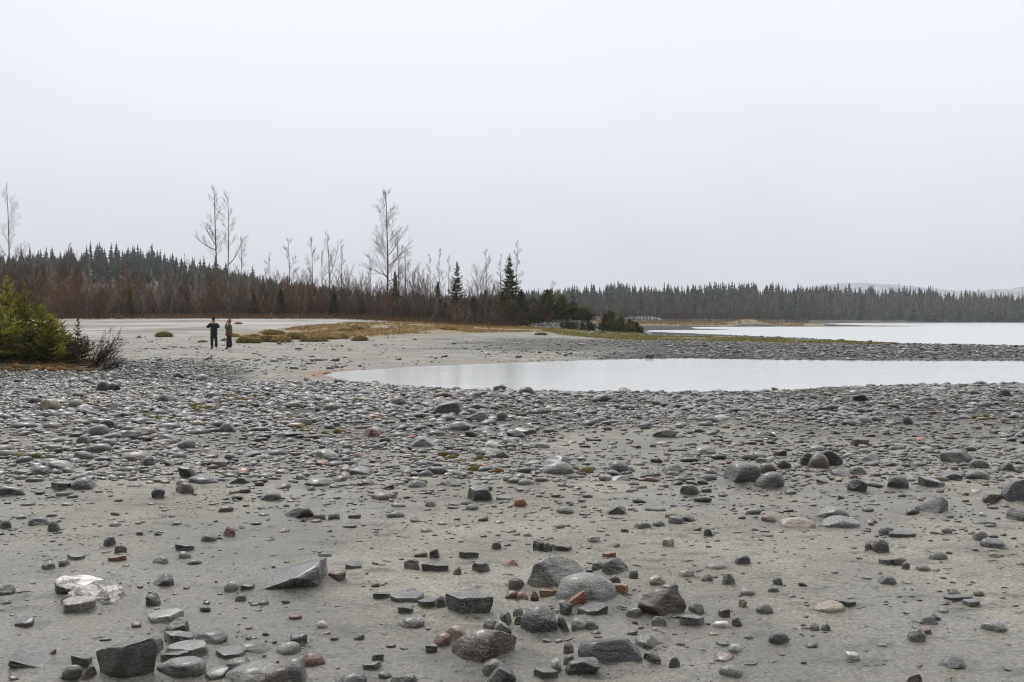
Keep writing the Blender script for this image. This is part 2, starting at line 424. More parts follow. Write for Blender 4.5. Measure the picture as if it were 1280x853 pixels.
def water_sheet(name, poly, grow, mat):
    c = poly.mean(0)
    bm = bmesh.new()
    vs = [bm.verts.new((p[0], p[1], WATER)) for p in grow]
    bm.faces.new(vs)
    bmesh.ops.triangulate(bm, faces=bm.faces[:])
    bmesh.ops.recalc_face_normals(bm, faces=bm.faces[:])
    if bm.faces[0].normal.z < 0: bmesh.ops.reverse_faces(bm, faces=bm.faces[:])
    me = bpy.data.meshes.new(name); bm.to_mesh(me); bm.free()
    return tag(link(name, me, mat), kind='structure')
def outward(poly, d):
    n = len(poly); out = []
    area = sum(poly[i][0] * poly[(i + 1) % n][1] - poly[(i + 1) % n][0] * poly[i][1] for i in range(n))
    sg = 1 if area > 0 else -1
    for i in range(n):
        e = poly[(i + 1) % n] - poly[i - 1]; e = e / np.linalg.norm(e)
        out.append(poly[i] + sg * np.array([e[1], -e[0]]) * d)
    return np.array(out)
water_sheet('pond_water', POND, outward(POND, .6), M['pond'])
water_sheet('lake_water', LAKE, outward(LAKE, 1.6), M['lake'])

# ------------------------------------------------------------------ rocks
_ico = {}
def ico(sub):
    if sub not in _ico:
        bm = bmesh.new(); bmesh.ops.create_icosphere(bm, subdivisions=sub, radius=1.0)
        bm.verts.ensure_lookup_table()
        _ico[sub] = (np.array([v.co[:] for v in bm.verts]), np.array([[v.index for v in f.verts] for f in bm.faces])); bm.free()
    return _ico[sub]
def waves(v, rng, lo, hi, n):
    s = np.zeros(len(v))
    for _ in range(n):
        k = rng.randn(3); k *= rng.uniform(lo, hi) / np.linalg.norm(k)
        s += np.sin(v @ k + rng.uniform(0, 6.28))
    return s / math.sqrt(n)
def rock(kind, rng, sub):
    v, f = ico(sub); v = v.copy()
    def clip(n, d, soft=.13):
        n = np.asarray(n, float); n = n / np.linalg.norm(n)
        mm = np.maximum(v @ n - d, 0)
        v[:] = v - (mm * (1 - soft))[:, None] * n
    if kind == 'r':
        p = rng.uniform(.8, 1.0)
        v = np.sign(v) * np.abs(v) ** p
        v *= (1 + .13 * waves(v, rng, 1.0, 2.4, 4) + .025 * waves(v, rng, 4, 8, 5))[:, None]
        v[:, 2] *= np.where(v[:, 2] > 0, rng.uniform(.8, 1.1), .8)
        for _ in range(rng.randint(1, 4)): clip(rng.randn(3) + [0, 0, .3], rng.uniform(.7, .86), .15)
    elif kind in 'fw':
        v *= (1 + .12 * waves(v, rng, 1.0, 2.5, 4))[:, None]
        for _ in range(rng.randint(8, 14)): clip(rng.randn(3) * [1, 1, .8] + [0, 0, .1], rng.uniform(.52, .82))
        if sub > 2: v *= (1 + .018 * waves(v, rng, 6, 13, 6))[:, None]
    elif kind == 's':
        t = rng.uniform(.16, .3)
        clip([rng.uniform(-.12, .12), rng.uniform(-.12, .12), 1], t); clip([0, 0, -1], t)
        for k in range(6):
            a = k * 1.047 + rng.uniform(-.35, .35); clip([math.cos(a), math.sin(a), rng.uniform(-.25, .1)], rng.uniform(.6, .88))
        v *= (1 + .045 * waves(v, rng, 2, 5, 6) + .022 * waves(v, rng, 5, 11, 6))[:, None]
    elif kind == 'b':
        for ax in ([1, 0, 0], [-1, 0, 0], [0, 1, 0], [0, -1, 0], [0, 0, 1]):
            clip(np.array(ax) + rng.randn(3) * .13, rng.uniform(.5, .66))
        for _ in range(7): clip(rng.randn(3), rng.uniform(.66, .82))
        v *= (1 + .085 * waves(v, rng, 1.5, 3.5, 5) + .02 * waves(v, rng, 6, 12, 6))[:, None]
        if sub > 2: v *= (1 + .022 * waves(v, rng, 5, 11, 6))[:, None]
    return v, f
def unit(v):
    lo = v.min(0); hi = v.max(0)
    return (v - (lo + hi) / 2) / (hi - lo)      # box -.5 .. .5
def rotz(v, a):
    c, s = math.cos(a), math.sin(a); o = v.copy()
    o[:, 0] = v[:, 0] * c - v[:, 1] * s; o[:, 1] = v[:, 0] * s + v[:, 1] * c
    return o

PAL = dict(d=(.026, .0255, .024), g=(.060, .058, .054), p=(.135, .131, .12), b=(.042, .046, .052), r=(.105, .036, .021), n=(.058, .040, .027), t=(.17, .14, .095), w=(.46, .44, .41), o=(.25, .088, .028), k=(.02, .02, .021), i=(.17, .125, .11))
CW = dict(d='dark grey', g='grey', p='pale grey', b='blue-grey', r='rust-red', n='brown', t='tan', w='white', o='orange', k='black', i='pinkish')

# px box x0 x1 y0 y1, kind (r rounded, f angular, s slab, b block, w wedge), colour (+S speckled, +W white patches), name and label of the landmarks
HAND = """
120 196 801 858 b g|broad blocky dark boulder with a flat layered top, cut by the frame's bottom edge|the flat-topped block
175 204 799 818 f d|dark angular stone leaning against the back of the flat-topped block
16 80 817 837 w k|low black wedge of slate tapering to a point, near the bottom corner|the black slate wedge
89 114 822 836 s g
77 103 835 849 r g
102 121 835 851 r n
199 259 826 848 r gS|speckled grey loaf-shaped cobble lying beside the flat-topped block|the loaf-shaped cobble
200 237 817 830 s g
208 262 808 822 s p
242 285 793 808 f g
205 244 792 806 s g
204 236 776 793 f g
185 228 767 780 s p|long flat pale slab at the back of the slab row behind the flat-topped block
299 340 806 818 r g
269 307 815 825 s g
281 318 827 846 r g
257 286 839 850 s g
281 356 834 860 r p
72 137 722 746 f dW
89 164 730 760 f dW|broad rock with a white crusted top and a dark undercut front|the white-crusted rock
76 95 745 758 r g
78 120 751 767 s p|pale flat slab lying in front of the white-crusted rock
190 220 719 735 f d
184 202 743 756 f g
20 42 776 785 s k|flat black stone alone on bare sand behind the black slate wedge
35 62 648 659 r k
60 75 652 665 r d
0 14 651 661 r d
129 144 672 685 r d|egg-shaped dark speckled cobble standing on bare sand|the egg-shaped cobble
143 158 683 692 f n
135 158 696 703 s o|thin orange-brown flake of slate on sand in front of the egg-shaped cobble
51 69 703 713 r d
83 106 694 701 s g
74 87 701 709 r g
-4 19 733 745 r g
279 295 659 671 f r|pointed rust-red stone like a small pyramid on bare sand|the red pyramid stone
251 272 669 678 r g
220 243 681 689 s g
222 239 691 700 r pS
191 210 698 706 r p
281 300 729 739 r pS
301 319 731 740 s d
294 308 745 753 r g
60 71 814 821 s r
313 406 702 740 w g|large slab tilted up at one end, showing a dark broken edge|the tilted slab
409 433 715 727 f r|rust-red flat-topped stone just past the raised end of the tilted slab
432 452 705 712 s d
505 525 700 713 f r
527 561 705 716 s d
537 550 687 699 b k|small black cube-like stone standing on bare sand|the black cube stone
573 599 690 699 s k
566 577 710 719 f n
590 612 704 717 r d
614 627 678 687 r g
467 488 742 749 s k
488 530 744 754 s b|long flat blue-grey slate lying on sand beside the big square boulder
522 545 752 759 s b
545 560 747 759 r k
556 617 744 772 b dS|square-shouldered boulder with a lichen-speckled flat top|the square boulder
494 531 774 786 r gS|oval flat cobble dusted with white specks in front of the square boulder|the white-dusted oval
497 517 760 768 s d
556 584 785 801 f tS|pale tan knobbly speckled stone behind the brown-streaked boulder
542 564 795 807 r r
532 547 808 814 s k
564 647 786 832 f n|large brown-streaked boulder with a dark hollowed face|the brown-streaked boulder
361 385 795 807 b d
344 376 806 820 r pS|pale finely speckled cobble in a loose row near the bottom edge|the pale speckled cobble
377 407 820 835 r r|brownish-red oval cobble near the bottom edge|the red-brown oval
346 385 828 856 r g
324 364 838 860 r n
417 459 845 862 r g
488 522 846 862 r d
465 480 820 827 s d
396 410 779 786 r w
452 476 830 838 s g
391 407 642 651 r k
410 425 642 650 r g
483 506 640 648 r k
603 632 828 844 r g
604 646 836 860 f k|dark stone in front of the brown-streaked boulder at the bottom edge
627 648 701 710 f r
657 731 699 742 f pS|pale rough boulder, rear one of the touching pair in the centre|the rear pale boulder
694 772 719 758 r pS|pale domed boulder, front one of the touching pair in the centre|the domed boulder
699 733 739 762 w o|tilted orange slate leaning on the domed boulder|the tilted orange slate
674 696 738 748 s o
663 674 740 749 f r
635 657 724 738 r n
631 648 740 749 f r
645 661 742 750 f r
762 786 731 745 b o|blocky orange stone against the far flank of the domed boulder|the blocky orange stone
761 776 721 733 r n
752 787 700 720 r d|dark hump-shaped boulder behind the domed boulder|the dark hump
739 759 703 713 r g
786 798 714 723 r k
650 698 760 796 r dS|dark grey half-buried round boulder in front of the domed boulder|the half-buried round boulder
696 712 773 790 f k|small black angular stone touching the half-buried round boulder
714 732 776 789 r pS
732 748 778 788 r g
721 760 758 770 s d
699 716 754 767 f b
711 725 753 761 r d
625 640 768 782 f b
643 655 772 780 r k
641 654 762 770 r g
604 622 777 787 r g
618 640 778 794 f p
795 857 737 774 f n|dark brown boulder with a ridged back, apart from the pale pair|the dark brown boulder
824 848 731 744 r d
782 805 762 773 r gS
814 833 773 783 r gS
849 880 771 783 s gS
860 880 756 767 r gS
838 858 769 776 s g
722 806 800 835 r b|broad blue-grey boulder with fine parallel grooves near the bottom edge|the grooved boulder
706 750 825 844 f gS|grey speckled stone lying against the front of the grooved boulder
794 825 798 810 f dS
804 826 818 831 f d
704 718 806 817 r r|small reddish round pebble behind the grooved boulder
704 718 822 832 r k
689 702 826 838 r w
667 698 839 850 s g
899 930 835 848 r pS|low pale speckled stone alone near the bottom edge|the low pale stone
835 850 824 833 f k
910 927 808 817 f w
811 834 721 732 f t
848 867 714 722 s w
876 891 719 728 r d
902 919 719 733 f g
882 908 705 713 r i|long smooth pinkish cobble, pale, alone on bare sand|the pinkish cobble
918 938 695 706 r d
828 843 674 685 b t|stubby stone banded with cream and dark stripes|the striped stone
879 891 661 671 f d
792 814 653 662 r g
814 831 652 659 r d
734 750 671 679 s w
666 680 676 690 b d
678 690 679 690 r d
689 715 682 690 s n
752 770 691 698 s o
925 943 738 745 r p
898 912 762 772 b n
915 928 774 783 r k
890 913 779 786 r w
945 966 757 769 r g
924 934 751 760 f t
960 986 793 806 r k|black smooth oval stone lying alone on bare sand|the black oval
1017 1057 755 768 r t|smooth tan elongated cobble, the palest on the bare sand|the smooth tan cobble
1044 1070 752 759 s k
1090 1111 675 692 r k|round black stone with a brown one touching it, on open sand|the round black stone
1081 1092 679 689 r n
1115 1134 697 707 r pS
1099 1116 700 707 s g
1127 1137 704 712 r n
1096 1120 721 732 r g
1146 1164 708 715 r g
1226 1256 675 686 r d
1216 1235 665 677 r gS
1161 1184 692 701 r d
1134 1157 789 804 r gS|grey speckled oval cobble with a thin red flake behind it|the oval with red flake
1151 1173 773 784 f b
1165 1176 770 776 s k
1227 1257 779 792 r pS|pale grey speckled oval cobble towards the frame's edge|the pale edge oval
1175 1210 824 839 f b|dark blue-grey chipped stone near the bottom corner|the chipped blue stone
1130 1151 845 860 f n
1058 1074 819 827 s w|white shard of stone alone on pale sand
1146 1163 787 794 s r
1012 1024 782 789 r d
1026 1038 782 789 r k
1184 1202 739 748 r d
1217 1230 740 746 r r
1180 1215 746 752 s d
1205 1225 752 759 s b
1020 1061 634 651 r pS|pale domed cobble at the head of a cluster on the sand|the pale domed cobble
1026 1074 647 661 r gS
975 1019 649 662 r t|yellow-brown low stone at the end of the cobble cluster
1099 1119 659 670 r g
1108 1142 664 673 s g
1177 1190 660 668 r p
966 979 722 733 r k
1258 1290 636 652 f p
904 950 578 607 f gS|big grey boulder with two rounded shoulders beside a domed one|the two-shouldered boulder
942 981 590 612 r g|smooth grey domed boulder next to the two-shouldered boulder|the smooth grey dome
1010 1036 567 588 r n|brown rounded boulder face leaning on a larger grooved one|the brown leaning boulder
1020 1053 562 584 r d|large dark boulder with curved grooves behind the brown leaning boulder
1000 1018 566 584 r d
947 972 579 593 r n
971 989 575 588 r d
1250 1292 599 631 f b|large dark blue angular boulder at the frame's edge|the dark blue edge boulder
1228 1254 617 630 f n
1147 1189 622 645 f d|dark jagged boulder with split layers at the edge of the stone field|the jagged boulder
1109 1136 595 613 r d
1060 1084 599 616 f k
1248 1263 486 496 r k
1129 1143 520 531 r k
1065 1086 549 559 b n
1250 1268 578 591 r n
850 874 606 620 r g
952 971 645 653 r r
1150 1182 597 611 s g
1210 1236 575 586 r g
1205 1236 588 601 r g
541 579 501 518 f k|large black boulder low among the stones close to the pond|the big black boulder
648 668 483.5 494 r k|round dark boulder standing against the pond at the water's edge|the pond-edge boulder
489 510 496 507 r n
453 475 535 548 r r|dark red rounded boulder in the dense stone field|the dark red boulder
621 636 514 526 r d
584 615 608 629 b k|black broken block in front of the stone field|the black broken block
642 658 624 635 r o|orange-brown round stone on sand in front of the stone field|the round orange stone
696 719 634 643 r p
531 547 627 635 r d
606 626 551 561 r w
618 639 563 574 r d
759 787 577 591 r g
633 658 537 549 f k
564 580 488 496 r i
87 121 597 614 r k|low black hollowed boulder at the near fringe of the stone field|the hollowed black boulder
63 90 603 613 s k
41 65 582 595 r k|black smooth oval stone at the near fringe of the stone field|the smooth black oval
223 245 583 599 f d|dark grey blocky cobble with a smaller one leaning behind|the leaning dark cobble
220 243 604 618 r n
190 207 611 624 f k
173 193 570 584 f g
222 246 549 562 r d
50 78 499 513 r t|pale brown smooth boulder among moss at the edge of the pebble bed|the pale brown boulder
84 103 499 511 r g
121 139 476 489 r k|black boulder with orange moss beside it on the pebble bed|the mossy black boulder
137 152 479 489 f k
274 297 528 541 r g
121 145 524 537 r d
108 136 531 546 r g
35 52 496 506 r k
245 260 468 477 r p
219 231 466 474 f d
95 113 544 556 r g
"""

class Item: pass
items = []
for ln in HAND.strip().splitlines():
    parts = ln.split('|'); t = parts[0].split()
    it = Item(); it.box = [float(q) for q in t[:4]]; it.kind = t[4]; it.col = t[5][0]; it.mod = t[5][1:]
    it.label = parts[1] if len(parts) > 1 else None; it.mark = parts[2] if len(parts) > 2 else None
    items.append(it)

def rock_mesh(kind, col, mod, W, D, H, rng, sub, rotate=True):
    """H is the height above the ground; a part of the stone sits below it"""
    v, f = rock('b' if kind == 'w' else kind, rng, sub)
    if rotate and kind != 'w': v = rotz(v, rng.uniform(0, 6.28))
    if kind != 'w':
        tl = .35 if kind == 'b' else 1
        v = unit(v); v[:, 2] += v[:, 0] * rng.normal(0, .12) * tl + v[:, 1] * rng.normal(0, .10) * tl
    if kind == 'w':
        sgn = 1 if mod.find('L') < 0 else -1
        v = unit(v); v[:, 2] = (v[:, 2] + .5) * (.28 + .72 * np.clip(sgn * v[:, 0] + .5, 0, 1)) - .5
    v = unit(v)
    bury = {'r': .42, 'f': .42, 's': .34, 'b': .36, 'w': .36}[kind]
    full = H / (1 - bury)
    v = v * [W, D, full]; v[:, 2] += full / 2 - full * bury
    base = np.array(PAL[col]) * math.exp(rng.normal(-.04, .24)) * (1 + rng.randn(3) * .02)
    if mod.startswith('W'): al = 1.0
    elif mod.startswith('S'): al = .75
    else: al = rng.uniform(.05, .55)
    return v, f, (*base, al)

shapers = []
rngH = np.random.RandomState(11)
occ = []
for it in items:
    x0, x1, y0, y1 = it.box
    x, y, z = G((x0 + x1) / 2, y1)
    dd = y
    W = (x1 - x0) / F * dd * 1.02
    D = W * rngH.uniform(.7, .95)
    H = None
    for _ in range(6):
        dc = dd + .45 * D
        H = EYE - z - (y0 - HOR) * dc / F
        lo = .16 * W
        if H < lo:
            D = max(.22 * W, ((EYE - z - lo) * F / (y0 - HOR) - dd) / .45); H = lo
            if D <= .22 * W: break
    H = max(H, .12 * W)
    it.W, it.D, it.H = W, D, H
    it.x, it.y, it.z = x * (dd + D / 2) / dd, dd + D / 2, z
    if it.mod == '' and it.kind == 'w' and it.box[0] < 20: it.mod = 'L'
    pxw = x1 - x0
    sub = 5 if pxw > 55 else 4 if pxw > 20 else 3
    v, f, c = rock_mesh(it.kind, it.col, it.mod, W, D, H, rngH, sub)
    if sub >= 4 and it.kind != 's':
        v *= 1 + .012 * waves(v / W, rngH, 9, 22, 8)[:, None]
    me = mesh_from('rock', v, [f], {'Col': np.broadcast_to(np.array(c), (len(v), 4))})
    if it.kind != 'r': me.set_sharp_from_angle(angle=R(52))
    it.me = me
    it.px = pxw
    occ.append((it.x, it.y, W))

# random stones --------------------------------------------------------------
rngS = np.random.RandomState(23)
def cand(n, d0, d1, px0, px1):
    d = np.sqrt(rngS.uniform(d0 ** 2, d1 ** 2, n)); px = rngS.uniform(px0, px1, n)
    return (px - 640) / F * d, d, px
grid = {}
def gkey(x, y): return (int(math.floor(x / .4)), int(math.floor(y / .4)))
def free(x, y, w, k=.42):
    gx, gy = gkey(x, y)
    for i in range(gx - 1, gx + 2):
        for j in range(gy - 1, gy + 2):
            for (ox, oy, ow) in grid.get((i, j), ()):
                if math.hypot(ox - x, (oy - y)) < k * (ow + w): return False
    return True
def occupy(x, y, w): grid.setdefault(gkey(x, y), []).append((x, y, w))
for o in occ: occupy(*o)
# dense field
x, y, px = cand(60000, 8.2, 28.5, -280, 1580)
py = py_of(y)
den = np.interp(py, [474, 476, 492, 505, 520, 545, 575, 600, 625, 645, 665, 690], [.8, 1, 1, 1, .95, .9, .75, .5, .26, .15, .08, .05])
clump = fbm(x * .55, y * .4, 3)
sand = sstep(.36, .56, clump)
sx = np.exp(-((px - 760) / 150) ** 2 - ((py - 545) / 24) ** 2) + np.exp(-((px - 980) / 130) ** 2 - ((py - 545) / 18) ** 2) * .8
den = den * (.42 + .58 * sand) * (1 - .75 * np.clip(sx, 0, 1)) * np.interp(px, [880, 1060], [1, .9])
s1 = sdf(POND, x, y)
keep = (rngS.rand(len(x)) < den) & (s1 > -.15)
x, y, px = x[keep], y[keep], px[keep]; py = py_of(y)
size = np.exp(rngS.normal(0, .54, len(x))) * np.interp(py, [485, 520, 590, 640], [.082, .088, .076, .058]) * np.where(px > 900, .85, 1) * np.where((px < 260) & (py < 510), .75, 1)
size = np.clip(size, .035, .42)
order = np.argsort(-size)
rnd = []
for i in order:
    if free(x[i], y[i], size[i], .34):
        occupy(x[i], y[i], size[i]); rnd.append((x[i], y[i], size[i]))
# sparse cobbles on the near sand
x, y, px = cand(2200, 4.2, 10.2, -420, 1700)
size = np.clip(np.exp(rngS.normal(0, .6, len(x))) * .030, .012, .11)
den = .35 + .65 * sstep(.45, .62, fbm(x * .8 + 8, y * .5, 3))
for i in np.argsort(-size):
    if rngS.rand() < den[i] and free(x[i], y[i], size[i], .5):
        occupy(x[i], y[i], size[i]); rnd.append((x[i], y[i], size[i]))
# which of them show largest: those become objects of their own
cols = list('dgpbrntkiwo'); cp = np.array([.27, .30, .14, .06, .036, .10, .03, .06, .018, .008, .008]); cp /= cp.sum()
def props(w):
    kind = rngS.choice(list('rrrffffssb')) if w < .2 else rngS.choice(list('rrfff')); col = rngS.choice(cols, p=cp)
    if w > .19 and col in 'riow': col = 'g'
    mod = 'S' if rngS.rand() < .2 else ''
    D = w * rngS.uniform(.6, 1.0)
    H = w * {'r': rngS.uniform(.18, .38), 'f': rngS.uniform(.18, .42), 's': rngS.uniform(.14, .26), 'b': rngS.uniform(.25, .45)}[kind]
    return kind, col, mod, D, H
rnd = [(a, b, w, *props(w)) for a, b, w in rnd]
def shown(r):
    p = px_of(r[0], r[1])
    return (0 < p < 1280 and py_of(r[1]) < 850) * r[2] * r[6 + 1] / r[1] ** 2
rnd.sort(key=lambda r: -shown(r))
NIND = 296 - len(items)
for (a, b, w, kind, col, mod, D, H) in rnd[:NIND]:
    it = Item(); it.kind, it.col, it.mod = kind, col, mod; it.label = it.mark = None
    it.W, it.D, it.H = w, D, H; it.x, it.y = a, b; it.z = hz(a, b); it.px = w * F / b
    v, f, c = rock_mesh(kind, col, mod, w, D, H, rngS, 4 if it.px > 24 else 3)
    it.me = mesh_from('rock', v, [f], {'Col': np.broadcast_to(np.array(c), (len(v), 4))})
    if kind != 'r': it.me.set_sharp_from_angle(angle=R(52))
    items.append(it)
rnd = rnd[NIND:]

# labels -----------------------------------------------------------------------
SW = dict(r='rounded', f='angular', s='flat', b='blocky', w='wedge-shaped')
marks = [i for i in items if i.mark]
def near_marks(it):
    return sorted((m for m in marks if m is not it), key=lambda m: math.hypot(m.x - it.x, (m.y - it.y) * .8))
def rel(it, m):
    dx = it.x - m.x; dy = it.y - m.y
    if math.hypot(dx, dy) < .75 * (it.W + m.W): return 'close beside'
    if abs(dy) > 1.2 * abs(dx): return 'behind' if dy > 0 else 'in front of'
    return 'beside'
def size_word(it): return 'tiny' if it.W < .055 else 'small' if it.W < .10 else 'mid-sized' if it.W < .19 else 'large' if it.W < .3 else 'very large'
used_l = set(i.label for i in items if i.label)
auto = [i for i in items if not i.label]
for it in auto:
    nm = near_marks(it)
    col = ('speckled ' if it.mod.startswith('S') else '') + CW[it.col]
    noun = 'slab' if it.kind == 's' and it.W > .18 else 'boulder' if it.W > .3 else 'stone'
    head = f"{size_word(it)} {col} {SW[it.kind]} {noun}"
    if it.mod.startswith('W'): head = 'dark rock with white crust'
    opts = []
    for a in range(3):
        opts.append(f"{head} {rel(it, nm[a])} {nm[a].mark}")
        for b in range(3):
            if a != b: opts.append(f"{head} {rel(it, nm[a])} {nm[a].mark}, towards {nm[b].mark}")
    # a shorter sentence first; only then place in the picture
    opts.append(f"{head} {'left' if it.x < nm[0].x else 'right'} of {nm[0].mark}, {'behind' if it.y > nm[0].y else 'before'} it")
    opts = [o for o in opts if len(o.split()) <= 16]
    for o in opts:
        if o not in used_l: it.label = o; break
    else:
        it.label = opts[0]
    used_l.add(it.label)
for it in items:
    big = it.W > .3
    nm = 'slate_slab' if it.kind in 'sw' and it.W > .1 else 'boulder' if big else 'cobble' if it.W > .09 else 'pebble'
    o = link(nm, it.me, M['stone'], loc=(it.x, it.y, it.z))
    it.me.name = nm
    tag(o, it.label, {'slate_slab': 'slab'}.get(nm, nm), 'stones lying on the sand flat', 'thing')

build_ground()

# everything smaller: one mass -------------------------------------------------
def scatter(name, recs, sub, ntemp, seed, smooth=True, zoff=0.0):
    """recs: arrays x,y,z,W,D,H,kind,colour rows"""
    rng = np.random.RandomState(seed)
    temps = {}
    for k in 'rfsb':
        temps[k] = []
        for _ in range(ntemp):
            t = unit(rotz(rock(k, rng, sub)[0], rng.uniform(0, 6.28))); t[:, 2] += t[:, 0] * rng.normal(0, .3) + t[:, 1] * rng.normal(0, .2)
            temps[k].append(unit(t))
    f = ico(sub)[1]; nv = len(ico(sub)[0])
    n = len(recs)
    V = np.zeros((n, nv, 3)); C = np.ones((n, nv, 4))
    for i, (x, y, z, W, D, H, k, c) in enumerate(recs):
        t = temps[k][rng.randint(ntemp)]
        full = H / .6; v = t * [W, D, full]
        a = rng.uniform(-.5, .5); ca, sa = math.cos(a), math.sin(a)
        V[i, :, 0] = v[:, 0] * ca - v[:, 1] * sa + x; V[i, :, 1] = v[:, 0] * sa + v[:, 1] * ca + y; V[i, :, 2] = v[:, 2] + full * .1 + z
        C[i, :] = c
    FF = (f[None] + (np.arange(n) * nv)[:, None, None]).reshape(-1, 3)
    me = mesh_from(name, V.reshape(-1, 3), [FF], {'Col': C.reshape(-1, 4)}, smooth)
    return me
def rec(xs, ys, ws, flat=1.0, pal=None):
    zs = height(np.array(xs), np.array(ys)); out = []
    for x, y, z, w in zip(xs, ys, zs, ws):
        kind, col, mod, D, H = props(w)
        c = np.array(PAL[col]) * math.exp(rngS.normal(-.05, .42))
        out.append((x, y, z, w, D, H * flat, kind, (*c, rngS.uniform(0, .7))))
    return out
recs = []
zs = height(np.array([r[0] for r in rnd]), np.array([r[1] for r in rnd]))
for r, z in zip(rnd, zs):
    c = np.array(PAL[r[4]]) * math.exp(rngS.normal(-.05, .42))
    recs.append((r[0], r[1], z, r[2], r[6], r[7], r[3], (*c, .75 if r[5] else rngS.uniform(0, .4))))
near_r = [r for r in recs if r[1] < 16.5]; far_r = [r for r in recs if r[1] >= 16.5]
# fine grit on the near sand and between the cobbles
gx, gy, gp = cand(7200, 3.6, 13, -400, 1680)
gk = rngS.rand(len(gx)) < (.25 + .75 * sstep(.45, .62, fbm(gx * 1.1 + 8, gy * .6, 3)))
gx, gy = gx[gk], gy[gk]
grit = rec(gx, gy, np.clip(np.exp(rngS.normal(0, .5, len(gx))) * .016, .006, .05) * np.where(gy > 8, 1.5, 1), .9)
gx, gy, gp = cand(34000, 11, 28.5, -280, 1580)
gk = (rngS.rand(len(gx)) < .75 * sstep(.3, .5, fbm(gx * .55, gy * .4, 3)) + .12) & (sdf(POND, gx, gy) > 0)
gx, gy = gx[gk], gy[gk]
grit2 = rec(gx, gy, np.clip(np.exp(rngS.normal(0, .4, len(gx))) * .06, .02, .14))
# pebble bed in front of the little spruces
gx, gy, gp = cand(16000, 19, 45, -120, 420)
n_ = fbm(gx * .3, gy * .3, 3)
gk = rngS.rand(len(gx)) < (1 - sstep(190, 330, gp + (n_ - .5) * 160)) * sstep(19, 22, gy + (n_ - .5) * 4) * (1 - sstep(36, 46, gy)) + .06
gx, gy = gx[gk], gy[gk]
peb = rec(gx, gy, np.clip(np.exp(rngS.normal(0, .45, len(gx))) * .085, .03, .3))
# stones of the flat where the two people stand
gx, gy, gp = cand(9000, 33, 78, -40, 900)
gk = (rngS.rand(len(gx)) < .12 + .6 * sstep(.5, .66, fbm(gx * .2 + 5, gy * .12, 3)) * (gp < 440) + .3 * (gp > 600)) & (sdf(POND, gx, gy) > .1) & (np.hypot(gx - P(276, 437)[0], gy - 57.4) > 1.3)
gx, gy = gx[gk], gy[gk]
flat_ = rec(gx, gy, np.clip(np.exp(rngS.normal(0, .55, len(gx))) * .10, .05, .5))
# stony bar between pond and lake
gx, gy, gp = cand(48000, 42.6, 112, 660, 1500)
n_ = fbm(gx * .15, gy * .1, 3)
s2 = sdf(LAKE, gx, gy)
gk = (rngS.rand(len(gx)) < sstep(660, 900, gp + (n_ - .5) * 260) * np.interp(gy, [42, 60, 70, 90, 112], [1, 1, .7, .3, .2])) & (s2 > -.1) & (sdf(POND, gx, gy) > -.1)
gd0 = np.interp(gp, [660, 760, 900, 1010, 1120], [92, 84, 78, 72, 69]); gd1 = np.interp(gp, [660, 800, 900, 1010, 1120], [103, 106, 100, 82, 73])
gk &= ~((gp < 1130) & (gy > gd0) & (gy < gd1) & (rngS.rand(len(gx)) < .85))
gx, gy = gx[gk], gy[gk]
barr = rec(gx, gy, np.clip(np.exp(rngS.normal(0, .5, len(gx))) * .115, .06, .6), .85)
# gravel mound
gx, gy, gp = cand(5200, 104, 124, 620, 815)
gk = (sdf(LAKE, gx, gy) > 0) & (rngS.rand(len(gx)) < .9 * sstep(104, 108, gy) * sstep(630, 670, gp))
gx, gy = gx[gk], gy[gk]
mnd = rec(gx, gy, np.clip(np.exp(rngS.normal(0, .4, len(gx))) * .2, .1, .5))
for nm, rc, sub, nt_, sd in (('stones_near', near_r + grit, 2, 14, 1), ('stones_field', far_r + grit2, 2, 14, 2)):
    o = link('cobbles' if sd == 2 else 'small_stones', scatter(nm, rc, sub, nt_, sd), M['stone'])
    tag(o, 'countless small grey stones and grit strewn over the near sand' if sd == 1 else 'dense field of wet grey cobbles along the near side of the pond', 'stones', kind='stuff')
for nm, rc, lab, sd in (('pebbles', peb, 'bed of small grey pebbles in front of the young spruces', 3), ('scattered_stones', flat_, 'small dark stones dotted over the flat around the two people', 4),
                    ('bar_stones', barr, 'grey stones covering the bar between the pond and the lake', 5), ('mound_gravel', mnd, 'coarse grey gravel covering the mound beside the lake', 6)):
    tag(link(nm, scatter(nm, rc, 1, 16, sd), M['stone']), lab, 'stones', kind='stuff')

# thin dark plant scraps left by the water
def debris():
    rng = np.random.RandomState(3); mb = MB()
    for _ in range(700):
        d = math.sqrt(rng.uniform(3.8 ** 2, 13 ** 2)); px = rng.uniform(-80, 1360); x = (px - 640) / F * d
        if fbm(np.array([x * .7 + 30]), np.array([d * 1.3]), 3)[0] < .47: continue
        z = hz(x, d); L = rng.uniform(.02, .11); a = rng.normal(0, .5); p = []
        for k in range(4):
            t = k / 3 - .5; p.append((x + L * t * math.cos(a) + rng.normal(0, .003), d + L * t * math.sin(a) + rng.normal(0, .008), z + .004 + .004 * rng.rand()))
        g = rng.uniform(.02, .07)
        mb.tube(p, np.array([.0015, .003, .003, .001]) * rng.uniform(.6, 1.5), 3, (g, g * .88, g * .72, 1))
    tag(link('debris', mb.build('debris'), M['twig']), 'thin dark plant scraps washed in lines over the near sand', 'debris', kind='stuff')
debris()

